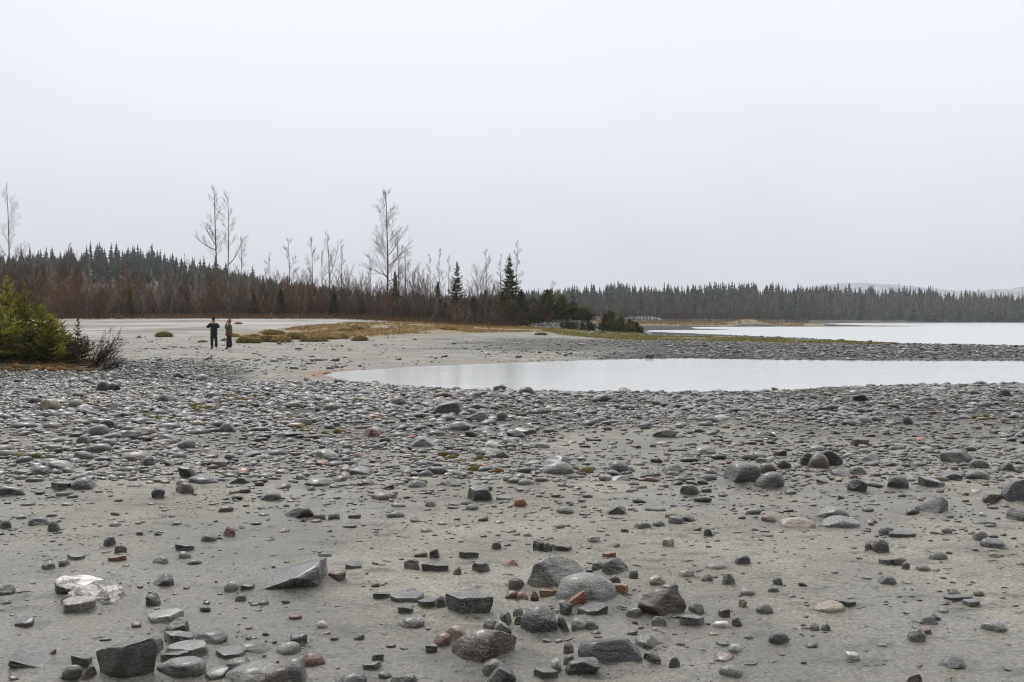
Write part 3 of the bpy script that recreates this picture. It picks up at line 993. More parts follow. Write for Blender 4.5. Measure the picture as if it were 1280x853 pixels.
# ------------------------------------------------------------------ conifers
def spruce_parts(h, rng, rad=.24, gap=.16, twig=.09, wid=.05, col=((.085, .10, .022), (.14, .16, .035)), bare=.04, per=6, droop=.1, trunk=.018):
    """trunk and crown meshes of a spruce of height h"""
    tb = MB(); cb = MB()
    lean = rng.normal(0, .01, 2)
    tp = [(lean[0] * t * h, lean[1] * t * h, t * h - .12 * (t == 0)) for t in np.linspace(0, 1, 6)]
    tb.tube(tp, [trunk * h * (1 - .93 * t) + .003 for t in np.linspace(0, 1, 6)], 7, (.07, .058, .048, 1))
    c0, c1 = np.array(col[0]), np.array(col[1])
    z = bare * h
    while z < h * .97:
        t = z / h
        Lmax = rad * h * (1 - t) ** .8 * (1 if t > .12 else .75 + 2 * t) + .03 * h * (1 - t)
        n = max(3, int(per * (1 - .45 * t) + rng.rand()))
        a0 = rng.uniform(0, 6.28)
        for k in range(n):
            if rng.rand() < .08: continue
            a = a0 + k * 6.283 / n + rng.normal(0, .22)
            L = Lmax * rng.uniform(.62, 1.08)
            el = R(42) * t + R(6) * (1 - t) - droop + rng.normal(0, .1)
            dirv = np.array([math.cos(a) * math.cos(el), math.sin(a) * math.cos(el), math.sin(el)])
            side = np.array([-math.sin(a), math.cos(a), 0]); up = np.cross(dirv, side)
            org = np.array([lean[0] * z, lean[1] * z, z + rng.normal(0, gap * .2)])
            def pt(s): return org + dirv * L * s + np.array([0, 0, 1]) * (-.16 * L * s + .22 * L * s * s)
            cb.tube([pt(0), pt(.5), pt(1)], [.012 * L + .004, .008 * L + .003, .002], 3, (.06, .045, .034, 1))
            m = max(2, int(L / twig))
            cc = (c0 + (c1 - c0) * rng.rand()) * rng.uniform(.8, 1.2)
            for q in range(m + 1):
                s = (q + .5 * rng.rand()) / m
                s = min(1, max(.12, s))
                b = pt(s); l = max(.35 * twig, (1.05 - s) * .42 * L + .3 * twig) * rng.uniform(.7, 1.15)
                for sg in ((-1, 1) if q < m else (0,)):
                    dv = dirv * (.75 if sg else 1) + side * sg * .75 + np.array([0, 0, rng.normal(-.06, .12)])
                    dv /= np.linalg.norm(dv)
                    e = b + dv * l; sd = np.cross(dv, up); sd /= np.linalg.norm(sd) + 1e-9
                    w = wid * rng.uniform(.7, 1.2); m1 = b + dv * l * .55
                    cv = cc * rng.uniform(.75, 1.3)
                    V = [b, m1 + sd * w * .5, e, m1 - sd * w * .5, b - up * w * .1, m1 + up * w * .5, m1 - up * w * .35]
                    cb.add(V, quads=[(0, 1, 2, 3), (0, 5, 2, 6)], col=(*cv, 1))
        z += gap * (1.15 - .55 * t) * rng.uniform(.85, 1.15)
    # leader
    cb.add([(lean[0] * h, lean[1] * h, h * .93), (.25 * wid, 0, h * .97), (0, 0, h * 1.02), (-.25 * wid, 0, h * .97), (0, .25 * wid, h * .97), (0, -.25 * wid, h * .97)], quads=[(0, 1, 2, 3), (0, 4, 2, 5)], col=(*c1, 1))
    return tb.build('trunk'), cb.build('crown', False)

def spruce(name, x, y, z, h, rng, label, group=None, cat='spruce tree', **kw):
    o = empty(name, (x, y, z))
    t, c = spruce_parts(h, rng, **kw)
    link('trunk', t, M['bark'], o); link('crown', c, M['needle'], o)
    tag(o, label, cat, group)
    return o

rv = np.random.RandomState(5)
# young spruces beside the pebble bed
BED = 36.0
def bed(px, d): return AT(px, d)
YG = ((.22, .23, .035), (.46, .435, .085)); YD = ((.10, .105, .022), (.24, .225, .05))
for px, d, top, rad, cl, lab in ((9, 36.5, 344, .36, YG, 'tallest young yellow-green spruce of the thicket by the pebble bed, its leader highest'),
                        (31, 35.8, 355, .36, YG, 'young spruce with a thin bare leader, standing next to the tallest one'),
                        (-24, 35.5, 366, .42, YG, 'bushy young spruce cut by the edge of the frame'),
                        (54, 34.9, 381, .52, YG, 'low wide young spruce with bright drooping branches over brown moss'),
                        (14, 34.6, 385, .6, YG, 'short dense young spruce in front of the tallest young spruce'),
                        (38, 34.3, 404, .8, YD, 'low dark spruce under the wide bright one, close to the moss'),
                        (-4, 34.2, 402, .8, YD, 'low dark spruce at the frame edge, skirts touching the moss'),
                        (66, 36.2, 388, .5, YD, 'darker spruce filling the back of the young spruce clump'),
                        (78, 35.6, 405, .55, YG, 'small spruce on the open side of the young spruce clump'),
                        (64, 34.6, 394, .8, YG, 'round-topped bright young spruce at the front of the clump, beside the wide drooping one'),
                        (22, 35.9, 366, .5, YG, 'young spruce filling the gap between the two tall leaders'),
                        (88, 35.2, 418, .75, YD, 'low olive spruce sloping down from the clump towards the twigs'),
                        (48, 36.6, 372, .42, YD, 'dark spruce between the thin-leadered one and the wide bright one'),
                        (97, 35.7, 399, .34, YD, 'spruce seedling with a thin tip among bare twigs'),
                        (106, 35.3, 424, .8, YD, 'knee-high spruce tangled in bare twigs beside the seedling')):
    d += 1.1; x, y, z = bed(px, d); h = EYE - z - (top - HOR) * d / F
    spruce('young_spruce', x, y, z + .05, h, rv, lab, 'young spruces by the pebble bed', rad=rad, gap=.155, twig=.062, wid=.045, per=8, droop=.0, col=cl, bare=.02)

# mid-distance dark spruces around the end of the thicket (px, distance, top, half-width ratio, label)
DK = ((.042, .06, .02), (.10, .125, .04)); OL = ((.07, .075, .02), (.17, .165, .045))
MID = [(637, 112, 318, .29, DK, 'tall dark spruce with tiered branches, highest conifer at the end of the thicket'),
       (571, 114, 327, .25, DK, 'narrow dark spruce with thin tiers and a long bare tip'),
       (494, 113, 340, .22, DK, 'dark spruce half hidden at the foot of the big leafless tree'),
       (548, 112, 352, .2, DK, 'dark spruce between the big leafless tree and the narrow tiered one'),
       (528, 109, 370, .45, DK, 'low dark spruce at the bottom of the thicket beyond the tan grass'),
       (592, 110, 370, .5, OL, 'squat olive spruce beside the narrow tiered spruce'),
       (613, 109, 374, .5, DK, 'broad dark spruce in front of the thicket, next to the tall tiered one'),
       (628, 109, 364, .42, OL, 'bushy olive spruce at the foot of the tall tiered spruce'),
       (652, 110, 362, .42, DK, 'dark bushy spruce on the lake side of the tall tiered spruce'),
       (643, 107, 376, .62, OL, 'low olive spruce in front of the tall tiered spruce'),
       (684, 118, 362, .72, OL, 'highest rounded spruce bush on the gravel mound'),
       (702, 119, 369, .85, OL, 'wide spruce bush on the gravel mound next to the highest one'),
       (666, 117, 372, .75, DK, 'dark spruce bush where the thicket meets the gravel mound'),
       (716, 119, 378, .95, OL, 'lower spruce bush on the gravel mound, second from its lake end'),
       (731, 120, 384, 1.1, OL, 'lowest spruce bush on top of the gravel mound'),
       (515, 110, 384, .36, DK, 'small dark spruce at the thicket foot under the big leafless tree'),
       (468, 112, 386, .3, DK, 'small dark spruce among brown twigs, before the big leafless tree'),
       (440, 116, 378, .25, DK, 'dark spruce poking out of the brown thicket'),
       (506, 107, 388, .5, OL, 'low olive spruce standing forward of the thicket, below the big leafless tree'),
       (556, 108, 378, .45, OL, 'olive spruce standing forward of the thicket, just before the narrow tiered spruce'),
       (578, 108, 384, .5, OL, 'short olive spruce standing forward of the thicket beside reddish grass'),
       (391, 118, 360, .3, DK, 'dark spruce tip showing among the leafless trees in the middle of the thicket'),
       (214, 107, 366, .36, DK, 'dark green conifer deep in the thicket, on the hill side of the man in navy'),
       (318, 106, 368, .38, OL, 'olive conifer in the thicket above the first olive tussocks'),
       (352, 107, 362, .32, DK, 'dark green conifer in the thicket under the slim lone leafless tree'),
       (418, 106, 366, .4, DK, 'broad dark green conifer in the thicket under the forked leafless tree'),
       (452, 106, 372, .45, OL, 'olive conifer at the thicket foot, on the near side of the big leafless tree'),
       (163, 105, 358, .22, OL, 'small yellowish spruce lost in the brown thicket below the wooded hill')]
for px, d, top, rad, cl, lab in MID:
    x, y, z = AT(px, d); h = EYE - z - (top - HOR) * d / F
    spruce('spruce', x, y, z, h, rv, lab, 'spruces at the end of the thicket', rad=rad, gap=h * .052 if top < 330 else max(.17, h * .04), twig=.19, wid=.2, per=11 if rad > .25 else 8, col=cl, droop=.02 if rad > .3 else .16, bare=.03)
# small conifer shrubs on the gravel mound (px, d, width m, height m, label)
for px, d, w, hh, lab in ((655, 106, 3.4, 1.5, 'dark low bush at the front foot of the gravel mound'), (716, 107, 2.6, 1.2, 'small grey-green bush in the middle of the gravel mound'),
                      (766, 113, 2.8, 2.3, 'olive bush on the slope of the gravel mound'), (752, 108, 3.2, 1.0, 'brown-green low bush on the gravel slope'),
                      (780, 110, 3.2, 1.7, 'olive bush leaning down the slope beside yellow moss'), (793, 109, 1.8, 1.1, 'last low bush at the tip of the gravel mound')):
    x, y, z = AT(px, d); o = empty('conifer_bush', (x, y, z))
    tb = MB(); cb = MB()
    for k in range(7):
        a = rv.uniform(-.5, .5) * w; b = rv.uniform(-.5, .5); h2 = hh * rv.uniform(.6, 1.0)
        t, c = spruce_parts(h2, rv, rad=.62, gap=.15, twig=.16, wid=.2, per=9, col=OL, droop=0)
        for mb, me in ((tb, t), (cb, c)):
            n = len(me.vertices); V = np.zeros(n * 3); me.vertices.foreach_get('co', V); V = V.reshape(-1, 3) + [a, b, hz(x + a, y + b) - z]
            C = np.zeros(n * 4); me.color_attributes['Col'].data.foreach_get('color', C)
            q = np.array([list(p.vertices) for p in me.polygons if len(p.vertices) == 4])
            mb.add(V, quads=q, col=C.reshape(-1, 4))
    link('stem', tb.build('stem'), M['bark'], o); link('foliage', cb.build('foliage', False), M['needle'], o)
    tag(o, lab, 'bush', 'bushes on the gravel mound')

# ------------------------------------------------------------------ leafless trees and alder thicket
def branchy(mb, p0, dirv, L, r, depth, rng, col, spread=.75, kids=5, upturn=.35, k=4, rmin=.006, start=.25):
    p0 = np.asarray(p0, float); d = np.asarray(dirv, float) / np.linalg.norm(dirv)
    n = 5; P_ = [p0]; cur = d.copy()
    for i in range(n):
        cur = cur + np.array([0, 0, upturn / n]) + rng.normal(0, .07, 3); cur /= np.linalg.norm(cur)
        P_.append(P_[-1] + cur * L / n)
    P_ = np.array(P_); rad = np.linspace(r, max(rmin * .6, r * .25), n + 1)
    mb.tube(P_, rad, k, (*col, 1))
    if depth == 0: return
    m = max(2, int(kids * rng.uniform(.75, 1.25)))
    for j in range(m):
        s = start + (1 - start) * (j + rng.rand()) / m
        i = min(n - 1, int(s * n)); b = P_[i] + (P_[i + 1] - P_[i]) * (s * n - i)
        t = (P_[i + 1] - P_[i]); t /= np.linalg.norm(t)
        q = rng.normal(0, 1, 3); q -= t * (q @ t); q /= np.linalg.norm(q)
        nd = t * math.cos(spread) + q * math.sin(spread)
        branchy(mb, b, nd, L * (1 - .55 * s) * rng.uniform(.38, .62), max(rmin, r * (1 - .6 * s) * .5), depth - 1, rng, np.array(col) * rng.uniform(.9, 1.2), spread, max(2, kids - 1), upturn, 3, rmin, .2)

def bare_tree(px, d, top, rng, label, lean=0.0, low=.3, reach=.32, tone=(.075, .066, .06), nb=16, rt=.008, extra=(), group='leafless trees rising from the thicket', zoff=0):
    x, y, z = AT(px, d); h = EYE - z - (top - HOR) * d / F
    o = empty('bare_tree', (x, y, z + zoff))
    tb = MB(); cb = MB()
    n = 9; P_ = []
    bx = 0; by = 0
    for i in range(n + 1):
        t = i / n
        P_.append((lean * h * t + .012 * h * math.sin(3 * t + rng.rand() * .4), .01 * h * math.sin(4 * t), t * h * .99 - .2 * (i == 0)))
    P_ = np.array(P_); rt *= .72; nb = int(nb * 1.15); rad = np.array([rt * h * (1 - .9 * t) + .008 for t in np.linspace(0, 1, n + 1)])
    tb.tube(P_, rad, 7, (1, 1, 1, 1))
    for j in range(nb):
        s = low + (.97 - low) * (j + rng.rand() * .9) / nb
        i = min(n - 1, int(s * n)); b = P_[i] + (P_[i + 1] - P_[i]) * (s * n - i)
        a = rng.uniform(0, 6.28); el = R(30 + 34 * s) + rng.normal(0, .1)
        L = .9 * reach * h * (1 - s) ** .65 * rng.uniform(.65, 1.1) + .04 * h
        branchy(cb, b, (math.cos(a) * math.cos(el), math.sin(a) * math.cos(el), math.sin(el)), L, .0027 * h * (1 - s) + .007, 2, rng, tone, .68, 9, .45, 4, .006)
    for (s, a, el, L) in extra:
        i = min(n - 1, int(s * n)); b = P_[i] + (P_[i + 1] - P_[i]) * (s * n - i)
        branchy(cb, b, (math.cos(a) * math.cos(el), math.sin(a) * math.cos(el), math.sin(el)), L * h, .0036 * h, 2, rng, tone, .65, 9, .55, 4, .006)
    link('trunk', tb.build('trunk'), M['greybark'] if tone[0] > .09 else M['bark'], o); link('crown', cb.build('crown'), M['twig'], o)
    return tag(o, label, 'bare tree', group)

rt = np.random.RandomState(8)
PALE = (.12, .103, .088)
bare_tree(8, 104, 232, rt, 'leafless tree with upswept branches rising behind the young spruces', .02, .3, .26, PALE, 13, .009)
bare_tree(268, 112, 233, rt, 'dark-trunked leafless tree with one long low limb, taller of the pair behind the people', .005, .42, .2, (.10, .09, .082), 13, .011, extra=((.52, math.pi * .98, R(18), .2), (.55, math.pi, R(55), .18)))
bare_tree(281, 114, 239, rt, 'thinner leaning leafless tree of the pair behind the people', .035, .5, .17, PALE, 11, .008, extra=((.42, .1, R(40), .26),))
bare_tree(300, 113, 296, rt, 'thin leafless tree lower than the pair behind the people', .02, .3, .25, PALE, 9, .009)
bare_tree(361, 114, 297, rt, 'slim leafless tree standing alone in the thicket', .0, .3, .28, PALE, 10, .010)
bare_tree(389, 113, 297, rt, 'leafless tree with a narrow oval crown, in the middle of the thicket', .01, .3, .26, PALE, 13, .009)
bare_tree(411, 112, 291, rt, 'dark leafless tree with a forked top, standing next to the oval crown', -.01, .3, .28, (.10, .09, .08), 11, .011, extra=((.5, .2, R(60), .36),))
bare_tree(425, 115, 300, rt, 'thin pale leafless tree close behind the forked one', .015, .3, .2, PALE, 8, .008)
bare_tree(337, 116, 316, rt, 'short faint leafless tree in the thicket near the people', .0, .4, .25, PALE, 7, .008)
bare_tree(402, 117, 312, rt, 'faint leafless tree between the oval crown and the forked one', .0, .4, .22, PALE, 7, .008)
bare_tree(483, 112, 239, rt, 'big leafless tree with a full pointed crown, largest above the thicket', -.002, .26, .29, (.11, .095, .082), 30, .012, extra=((.34, math.pi * .97, R(18), .22), (.42, .1, R(38), .25), (.3, .05, R(12), .2), (.5, .2, R(46), .24)))
bare_tree(462, 110, 318, rt, 'pale thin leafless tree in front of the big crowned one', .0, .3, .28, PALE, 9, .009)
bare_tree(506, 111, 308, rt, 'leafless tree under the lake side of the big crowned tree', .0, .3, .3, PALE, 9, .011)
bare_tree(497, 114, 290, rt, 'thin leafless tree hidden in the branches of the big crowned one', .0, .4, .2, PALE, 8, .008)
bare_tree(537, 113, 318, rt, 'first of the thin leafless stems beyond the big crowned tree', .0, .3, .2, PALE, 8, .008)
bare_tree(547, 112, 309, rt, 'tallest of the thin leafless stems beyond the big crowned tree', .02, .4, .16, PALE, 8, .008)
bare_tree(558, 114, 318, rt, 'leaning leafless stem beside the narrow tiered spruce', .04, .4, .16, PALE, 7, .007)
bare_tree(606, 113, 312, rt, 'leafless tree between the two tiered spruces', .015, .3, .24, PALE, 10, .010)
bare_tree(622, 113, 318, rt, 'thin curved leafless tree touching the tall tiered spruce', .05, .4, .16, PALE, 8, .008)
bare_tree(641, 114, 301, rt, 'slanting leafless tree whose tip stands above the tall tiered spruce', .06, .5, .18, PALE, 8, .007)
bare_tree(690, 126, 352, rt, 'low bare tree behind the spruce bushes of the gravel mound', .02, .2, .4, (.09, .08, .07), 9, .012)
bare_tree(712, 127, 362, rt, 'small twisted bare tree behind the lake end of the spruce bushes', .05, .2, .5, (.09, .08, .07), 8, .012)
for px, tp, lb in ((45, 318, 'faint thin leafless tree at the thicket end beside the young spruces'), (86, 306, 'faint tall leafless tree standing against the wooded hill'), (130, 322, 'leafless tree rising to the crest of the wooded hill'), (160, 330, 'brown leafless tree before the wooded hill, tallest twigs of that stretch'), (232, 318, 'leafless tree between the hill and the pair behind the people')):
    bare_tree(px, rt.uniform(112, 122), tp, rt, lb, rt.normal(0, .02), .35, .24, PALE, 9, .008)

def alder_mesh(rng, h, dens=1.0, tone=(.058, .043, .036)):
    mb = MB()
    for s in range(int(11 * dens)):
        a = rng.uniform(0, 6.28); rr = rng.uniform(0, .5); ln = rng.uniform(.05, .5)
        L = h * rng.uniform(.62, 1.05)
        c = np.array(tone) * rng.uniform(.75, 1.3); 
        if rng.rand() < .16: c = np.array([.24, .22, .19])
        branchy(mb, (rr * math.cos(a), rr * math.sin(a), -.1), (math.cos(a) * ln, math.sin(a) * ln, 1), L, rng.uniform(.018, .034), 2, rng, c, .5, 8, .25, 4, .011, .12)
    return mb.build('shrub')
ra = np.random.RandomState(31)
alders = [alder_mesh(ra, 4.0, t, c) for t, c in ((.9, (.12, .07, .04)), (1, (.15, .078, .038)), (.9, (.09, .06, .042)), (.8, (.18, .10, .046)), (.9, (.12, .085, .058)), (1, (.14, .066, .035)))]
TOPP = ([-200, 0, 60, 110, 160, 220, 300, 380, 440, 500, 560, 620, 680, 720], [322, 326, 334, 344, 348, 348, 350, 352, 352, 356, 362, 368, 374, 384])
nsh = 0
for row, d0 in enumerate((106, 111, 117, 124)):
    px = -90
    while px < (640 if row == 0 else 690):
        d = d0 + ra.normal(0, 1.4) - (3 if px < 130 else 0)
        x, y, z = AT(px, d)
        top = np.interp(px, *TOPP) + (14, 5, 0, -5)[row] + ra.normal(0, 8)
        h = max(1.6, EYE - z - (top - HOR) * d / F)
        o = link('alder_shrub', alders[ra.randint(6)], M['twig'], loc=(x, y, z), rz=ra.uniform(0, 6.28))
        s = h / 4.0; w = min(s, 1.3) * ra.uniform(.9, 1.25); o.scale = (w, w, s)
        o['label'] = 'leafless brown alder shrub in the dense thicket along the bank'; o['category'] = 'shrub'; o['group'] = 'alder shrubs of the brown thicket'
        nsh += 1
        px += (15, 15, 17, 20)[row] * ra.uniform(.75, 1.3)
# low brush that closes the foot of the thicket, and the brown brush below the far wood
def brush(name, label, fn, n, seed, hh, tone):
    rng = np.random.RandomState(seed); mb = MB()
    for _ in range(n):
        x, y = fn(rng); z = hz(x, y); h = hh * rng.uniform(.5, 1.2); a = rng.uniform(0, 6.28); ln = rng.uniform(0, .6) * h
        c = np.array(tone) * rng.uniform(.6, 1.4)
        r = .006 * max(1, y / 90)
        m = np.array([x + ln * .35 * math.cos(a), y + ln * .35 * math.sin(a), z + h * .6]); e = np.array([x + ln * math.cos(a), y + ln * math.sin(a), z + h])
        mb.tube([(x, y, z - .05), m, e], [r * 1.8, r * 1.3, r * .6], 3, (*c, 1))
        for k in range(3):
            q = rng.normal(0, .28 * h, 3); q[2] = abs(q[2]) + .15 * h
            mb.tube([m, m + q], [r, r * .5], 3, (*c, 1))
    tag(link(name, mb.build(name), M['twig']), label, 'brush', kind='stuff')
def f_thick(rng):
    px = rng.uniform(-90, 655); d = rng.uniform(103.5, 126) + (0 if px > 130 else -3); return (px - 640) / F * d, d
brush('underbrush', 'tangle of brown twigs filling the foot of the thicket', f_thick, 6500, 41, 1.7, (.08, .048, .032))
def f_edge(rng):
    px = rng.uniform(-60, 650); d = rng.uniform(101, 105.5); return (px - 640) / F * d, d
brush('edge_brush', 'fringe of short reddish twigs and dead stalks at the thicket edge', f_edge, 2200, 44, .55, (.12, .07, .04))
def f_far(rng):
    px = rng.uniform(690, 1010); d = rng.uniform(285, 330); return (px - 640) / F * d, d
brush('far_brush', 'low brown brush at the foot of the far wood behind the spit', f_far, 1500, 42, 2.6, (.07, .05, .04))

# bare twig bush beside the young spruces
def twig_bush(px, d, rng, lab, n, ln, hh):
    x, y, z = AT(px, d); mb = MB()
    for s in range(n):
        a = rng.uniform(-.9, .9) if s % 4 else rng.uniform(0, 6.28); t = rng.uniform(.35, 1.3) * ln
        branchy(mb, (rng.normal(0, .12), rng.normal(0, .15), -.05), (math.cos(a) * t, math.sin(a) * t * .7, .8), hh * rng.uniform(.6, 1.1), rng.uniform(.007, .013), 2, rng, np.array((.05, .034, .025)) * rng.uniform(.6, 1.3), .5, 6, .15, 3, .005, .2)
    tag(link('twig_bush', mb.build('twig_bush'), M['twig'], loc=(x, y, z)), lab, 'bush')
twig_bush(112, 35.2, ra, 'leafless dark twig bush fanning out beyond the young spruces', 38, 1.15, 1.35)
twig_bush(90, 35.8, ra, 'leafless twig bush tangled in the smallest young spruces', 22, .5, 1.05)
twig_bush(128, 34.6, ra, 'low sprawling bare twigs over the pebbles, last of the spruce clump', 16, 1.7, .8)

# ------------------------------------------------------------------ moss and grass
def moss_bed():
    rng = np.random.RandomState(4); V = []; Fc = []; C = []; n = 0
    v0, f0 = ico(2)
    def lump(x, y, w, h, c):
        nonlocal n
        v = v0 * (1 + .16 * waves(v0, rng, 2, 6, 5))[:, None]
        V.append(v * [w, w * .7, h] + [x, y, hz(x, y)]); Fc.append(f0 + n); C.append(np.tile((*c, 1), (len(v), 1))); n += len(v)
    for _ in range(900):
        px = rng.uniform(-50, 122); d = rng.uniform(33.6, 37.0)
        if px > 85 and rng.rand() < .6: continue
        w = rng.uniform(.06, .26); c = np.array([(.13, .052, .008), (.07, .05, .009), (.045, .048, .009), (.15, .078, .014)][rng.randint(4)]) * rng.uniform(.6, 1.2)
        lump((px - 640) / F * d, d, w, w * rng.uniform(.45, .8) * (1 if px < 80 else .6), c)
    for px, py, k in ((70, 500, 12), (115, 494, 14), (100, 503, 10), (33, 503, 5), (170, 497, 8), (150, 487, 5), (92, 527, 6), (240, 510, 10), (300, 495, 12), (315, 503, 10), (262, 508, 9), (395, 504, 8), (400, 540, 6), (440, 503, 9), (455, 496, 9), (500, 500, 6), (565, 492, 6), (545, 572, 6), (565, 573, 5), (25, 571, 4), (720, 588, 5), (1235, 525, 4), (1110, 505, 5), (345, 523, 4), (200, 525, 8), (620, 590, 4)):
        for _ in range(k):
            x, y, z = G(px + rng.normal(0, 14), py + rng.normal(0, 2.4)); w = rng.uniform(.03, .09)
            lump(x, y, w, w * .7, np.array([(.13, .10, .018), (.10, .105, .02), (.16, .10, .02)][rng.randint(3)]) * rng.uniform(.8, 1.25))
    for px, d, k in ((655, 105, 14), (716, 106, 16), (752, 106.5, 16), (766, 110, 12), (780, 108.5, 22), (794, 107.5, 18)):
        for _ in range(k):
            x = (px - 640) / F * d + rng.normal(0, .9); y = d + rng.normal(0, .5); w = rng.uniform(.12, .35)
            lump(x, y, w, w * .6, np.array([(.17, .12, .02), (.11, .10, .018), (.20, .13, .03)][rng.randint(3)]) * rng.uniform(.7, 1.2))
    me = mesh_from('moss', np.concatenate(V), [np.concatenate(Fc)], {'Col': np.concatenate(C)})
    tag(link('moss', me, M['mosscol']), 'cushions of orange-brown and olive moss under the young spruces and between stones', 'moss', kind='stuff')
def moss_material():
    m, nt, b = newmat('moss_cushion'); N = NT(nt); a = N.attr('Col'); n = N.noise(N.coord(), 18, 5, .7)
    nt.links.new(N.scale_col(a.outputs['Color'], N.ramp(n, .3, .7, .5, 1.5)), b.inputs['Base Color']); b.inputs['Roughness'].default_value = .95
    nt.links.new(N.bump(n, .05, 1), b.inputs['Normal']); return m
M['mosscol'] = moss_material()
moss_bed()

def blades(mb, rng, x, y, z, n, r, h, cols, wid, flop=.8):
    for _ in range(n):
        a = rng.uniform(0, 6.28); rr = r * math.sqrt(rng.rand()) * .75; L = h * rng.uniform(.5, 1.15); b = a + rng.normal(0, .7)
        bx, by = x + rr * math.cos(a), y + rr * math.sin(a); o = np.array([math.cos(b), math.sin(b)]) * L * flop * rng.uniform(.2, 1)
        s = np.array([-math.sin(b), math.cos(b)]) * wid * .5
        c = np.array(cols[rng.randint(len(cols))]) * rng.uniform(.75, 1.25)
        mb.add([(bx - s[0], by - s[1], z), (bx + s[0], by + s[1], z), (bx + o[0] * .45 + s[0] * .8, by + o[1] * .45 + s[1] * .8, z + L * .75), (bx + o[0] * .45 - s[0] * .8, by + o[1] * .45 - s[1] * .8, z + L * .75), (bx + o[0], by + o[1], z + L * .7)],
               tris=[(3, 2, 4)], quads=[(0, 1, 2, 3)], col=(*c, 1))
TAN = [(.44, .30, .11), (.34, .225, .085), (.52, .39, .18), (.20, .14, .05)]
OLV = [(.25, .19, .05), (.16, .135, .035), (.36, .26, .09), (.13, .12, .032)]
rg = np.random.RandomState(12)
# hummocks of dead sedge: (px, py, width px, height px, olive?)
TUS = [(205, 421, 19, 8, 1, 'single olive tussock with a seedling on it, alone on the pale silt'), (298, 405, 9, 3, 0, 'tiny rust-tan tussock on the pale silt beyond the people'), (253, 428, 12, 3, 1, 'low tussock on the sand beside the man in navy'),
       (281, 426, 7, 4, 0, 'small tussock glimpsed between the two people'), (293, 421, 12, 5, 0, 'tan tussock just past the woman in the parka'),
       (305, 429, 17, 9, 1, 'olive tussock at the near end of the grass strip, first of the row'), (318, 429, 15, 8, 1, 'olive tussock second in the row at the end of the grass strip'), (335, 427, 22, 10, 1, 'rounded olive tussock, tallest at the end of the grass strip'),
       (352, 428, 22, 10, 0, 'tan tussock beside the tallest olive one'), (369, 424, 24, 9, 1, 'olive tussock in the rear of the tussock row'), (384, 427, 18, 7, 1, 'flat olive tussock in the middle of the tussock row'),
       (398, 427, 24, 7, 1, 'wide olive tussock with a ragged top near the row\'s middle'), (415, 424, 22, 7, 0, 'tan tussock merging into the grass strip'), (428, 423, 16, 7, 0, 'bright tan tussock where the strip widens'),
       (450, 426, 20, 7, 1, 'olive tussock on the front edge of the tan strip'), (432, 414, 20, 6, 0, 'orange-tan tussock at the rear edge of the strip'), (445, 412, 16, 7, 0, 'upright orange-tan tussock at the rear edge of the strip'),
       (342, 418, 28, 7, 1, 'olive tussock behind the tallest of the row'), (318, 421, 14, 4, 1, 'low olive tussock behind the first of the row'), (560, 412, 22, 5, 0, 'reddish-tan tussock before the dark spruces'), (676, 419, 16, 4, 1, 'dark green tussock where tan grass meets the gravel mound')]
for px, py, w, h, ol, lab in TUS:
    # distance at which the bank shows at that height in the picture
    ds = np.arange(58, 112, .25); xs = (px - 640) / F * ds; zs = height(xs, ds); pp = py_of(ds, zs)
    k = int(np.argmin(np.abs(pp - py))); d = ds[k]; x, y, z = xs[k], ds[k], zs[k]
    W = w / F * d; H = h / F * d * .82
    mb = MB(); cols = OLV if ol else TAN
    v0, f0 = ico(3); v = v0 * (1 + .16 * waves(v0, rg, 2, 5, 5))[:, None]
    mb.add(v * [W * .46, W * .36, H * .52], tris=f0, col=np.concatenate([np.array(cols[1]) * rg.uniform(.6, 1.3, (len(v), 1)), np.ones((len(v), 1))], 1))
    for _ in range(int(260 + 900 * W)):
        a = rg.uniform(0, 6.28); q = math.sqrt(rg.rand()); el = math.acos(min(1, q)); n_ = np.array([math.cos(a) * q, math.sin(a) * q, math.sin(el)])
        p0 = n_ * [W * .45, W * .35, H * .5]; L = H * rg.uniform(.4, 1.1)
        dv = n_ * [1, 1, .5] + rg.normal(0, .35, 3) + [0, 0, .35]; dv /= np.linalg.norm(dv)
        p1 = p0 + dv * L * .55; p2 = p1 + (dv + [0, 0, -1.1]) * L * .45
        sd = np.cross(dv, [0, 0, 1.]); sd = sd / (np.linalg.norm(sd) + 1e-6) * .018
        mb.add([p0 - sd, p0 + sd, p1 + sd, p1 - sd, p2], tris=[(3, 2, 4)], quads=[(0, 1, 2, 3)], col=(*(np.array(cols[rg.randint(4)]) * rg.uniform(.7, 1.3)), 1))
    o = link('tussock', mb.build('tussock', False), M['grass'], loc=(x, y, z)); tag(o, lab, 'tussock', 'tussocks of dead sedge')
def grass_strip(name, label, fn, n, h, cols, wid, seed, k=6):
    rng = np.random.RandomState(seed); mb = MB(); pts = [q for q in (fn(rng) for _ in range(n)) if q is not None]
    zs = height(np.array([p[0] for p in pts]), np.array([p[1] for p in pts]))
    for (x, y), z in zip(pts, zs): blades(mb, rng, x, y, z, k, .25, h * rng.uniform(.5, 1.3), cols, wid)
    tag(link(name, mb.build(name, False), M['grass']), label, 'grass', kind='stuff')
def f_tan(rng):
    px = rng.uniform(300, 700); d0 = np.interp(px, [290, 420, 540, 690], [76, 76, 84, 93]); d1 = np.interp(px, [290, 420, 540, 690], [82, 93, 105, 104])
    d = rng.uniform(d0, d1); x = (px - 640) / F * d
    return (x, d) if fbm(np.array([x * .35]), np.array([d * .2]), 3)[0] > .36 else None
grass_strip('dry_grass', 'strip of tan dead grass between the sand flat and the thicket', f_tan, 6500, .13, TAN, .045, 51)
def f_foot(rng):
    px = rng.uniform(-60, 640); d = rng.uniform(102, 106); return (px - 640) / F * d, d
